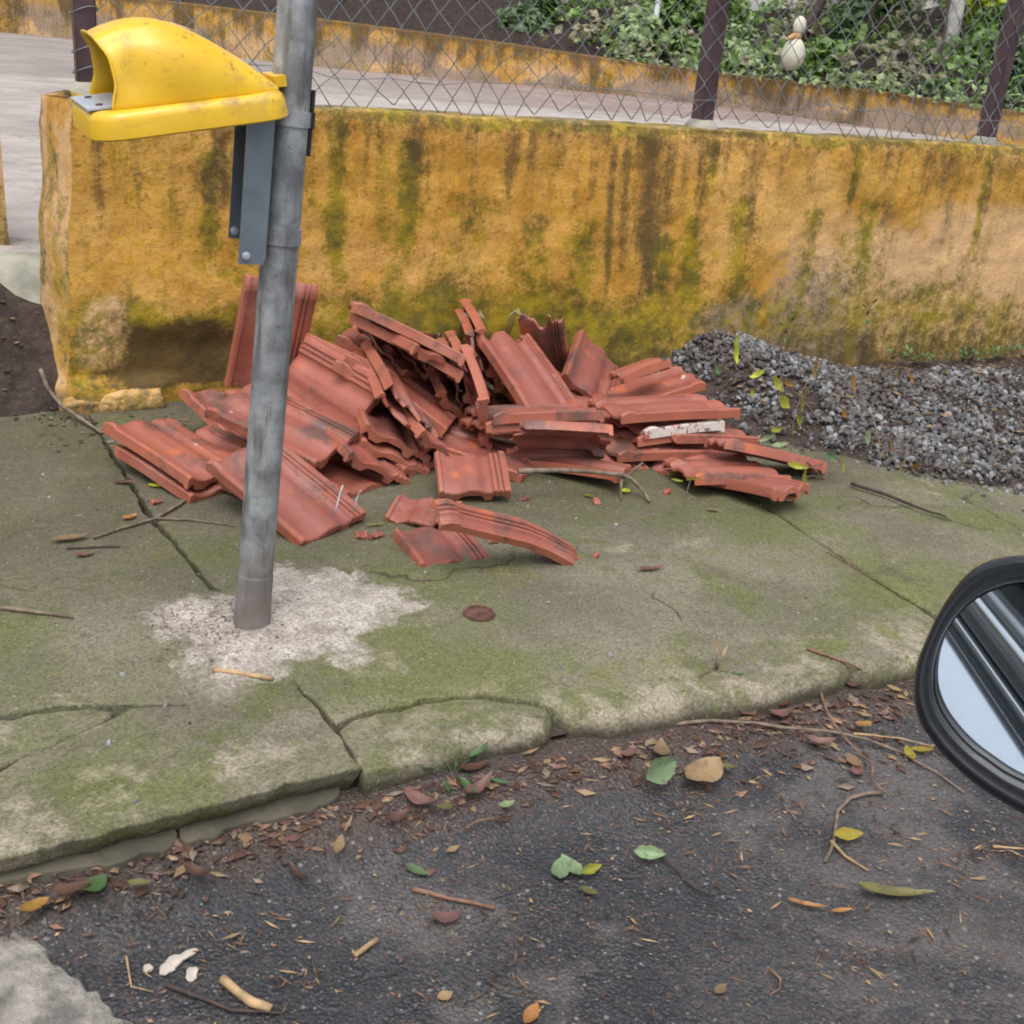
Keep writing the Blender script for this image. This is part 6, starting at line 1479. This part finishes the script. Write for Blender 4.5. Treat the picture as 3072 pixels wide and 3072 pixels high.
mb = MB(); V = []
for x, s in ((-2.3, .75), (-2.0, 1), (-.9, 1.05), (-.55, 1.0)):
    for (y, z) in ((-1.36, .66), (-1.22, 1.16), (-.67, 1.22), (FY - .16, 1.16), (FY - .05, .66)): V.append((x, y, .66 + (z - .66) * s))
mb.add(V, [(i * 5 + k, i * 5 + (k + 1) % 5, (i + 1) * 5 + (k + 1) % 5, (i + 1) * 5 + k) for i in range(3) for k in range(5)] + [(0, 1, 2, 3, 4), (19, 18, 17, 16, 15)]); cpart(mb, 'cabin', M['glassdark'], 30)
for x in (-1.75, 1.05):
    for y in (FY - .10, -1.36):
        Mx = Matrix.Translation((x, y, .19)) @ Matrix.Rotation(R_(90), 4, 'X'); mb = MB(); mb.lathe([(.18, -.09), (.28, -.09), (.295, -.05), (.295, .05), (.28, .09), (.18, .09)], 32, Mx); w0 = cpart(mb, 'tyre', M['rubber'], 40)

# mirror: glass plane and housing
az, el = R_(28), R_(4)
mn = Vector((-math.cos(az) * math.cos(el), -math.sin(az) * math.cos(el), math.sin(el)))
MP = Vector((0.5838, 0.4408, 0.8390))
def on_mirror(x, y, depth=0.0):
    """outline point of the mirror (crop coordinates of the photograph) carried onto the mirror plane"""
    r = Vector(ray(2672 + x * .46566, 1600 + y * .46566)); o = Vector(CAM); pl = MP - mn * depth; return o + r * ((pl - o).dot(mn) / r.dot(mn))
outer = [(720, 155), (600, 190), (500, 255), (400, 370), (300, 530), (230, 680), (180, 800), (155, 900), (145, 1000), (155, 1100), (190, 1220), (260, 1330), (350, 1440), (500, 1580), (650, 1690), (859, 1810), (1060, 1890), (1240, 1880), (1350, 1760), (1400, 1560), (1400, 1250), (1380, 900), (1330, 560), (1240, 320), (1080, 180), (900, 142)]
glass = [(780, 335), (680, 365), (600, 400), (520, 450), (430, 535), (360, 640), (310, 760), (290, 860), (285, 960), (300, 1060), (350, 1170), (430, 1280), (530, 1380), (640, 1460), (740, 1530), (859, 1590), (1020, 1660), (1160, 1650), (1240, 1560), (1280, 1420), (1285, 1200), (1270, 920), (1230, 650), (1150, 460), (1030, 360), (900, 328)]
def closed_spline(pts, n):
    pts = np.array(pts, float); m = len(pts); d = np.r_[0, np.cumsum(np.linalg.norm(np.roll(pts, -1, 0) - pts, axis=1))]; out = []
    for t in np.linspace(0, d[-1], n, endpoint=False):
        i = np.searchsorted(d, t, 'right') - 1; f = (t - d[i]) / (d[i + 1] - d[i]); p0, p1, p2, p3 = pts[i - 1], pts[i], pts[(i + 1) % m], pts[(i + 2) % m]
        out.append(.5 * ((2 * p1) + (-p0 + p2) * f + (2 * p0 - 5 * p1 + 4 * p2 - p3) * f * f + (-p0 + 3 * p1 - 3 * p2 + p3) * f ** 3))
    return np.array(out)
NS = 96
# start both outlines at the same bearing so that rings match
def by_angle(pts):
    sp_ = closed_spline(pts, 400); c_ = np.array([800, 1010.]); a_ = np.arctan2(sp_[:, 1] - c_[1], sp_[:, 0] - c_[0]); o_ = np.argsort(a_); a_, sp_ = a_[o_], sp_[o_]
    tt_ = np.linspace(-math.pi, math.pi, NS, endpoint=False); return np.stack([np.interp(tt_, a_, sp_[:, k], period=2 * math.pi) for k in (0, 1)], 1)
OU, GL = by_angle(outer), by_angle(glass)
mir = empty('door_mirror', (0, 0, 0)); mir.parent = car; mir.matrix_parent_inverse = Matrix.Translation((.6, .7, -ZR))
def ringpts(f, depth, shrink=0.0):
    R0 = GL + (OU - GL) * f; c_ = R0.mean(0); R0 = c_ + (R0 - c_) * (1 - shrink); return [on_mirror(x, y, depth) for x, y in R0]
# housing: from the glass edge out over the rounded rim and back to a closed shell
prof_ = [(-.02, .006, 0), (.04, .004, 0), (.10, -.002, 0), (.22, -.007, 0), (.38, -.008, 0), (.55, -.0065, 0), (.66, -.0085, 0), (.80, -.0085, 0), (.92, -.005, 0), (.985, .0, 0), (1.0, .006, 0), (1.0, .018, 0), (.98, .035, .02), (.9, .06, .08), (.8, .085, .22), (.7, .10, .42), (.6, .108, .7), (.5, .11, .95)]
V = []; 
for (f, d, s) in prof_: V += ringpts(f, d, s)
F = [(k * NS + i, k * NS + (i + 1) % NS, (k + 1) * NS + (i + 1) % NS, (k + 1) * NS + i) for k in range(len(prof_) - 1) for i in range(NS)]
F.append(tuple((len(prof_) - 1) * NS + i for i in range(NS)))
link('housing', mesh_of('housing', V, F, 180), M['plastic'], mir)
gp = ringpts(0.01, .002); gc = sum(gp, Vector()) / NS
link('mirror_glass', mesh_of('mirror_glass', gp, [tuple(range(NS))]), M['mirror'], mir)
mb = MB(); b0 = on_mirror(1300, 1500, .05); mb.tube([b0, Vector((b0.x + .01, FY + .02, .76)), Vector((b0.x + .01, FY - .03, .74))], [.04, .05, .06], 14); o = mb.build('mount', M['plastic'], mir, 180)
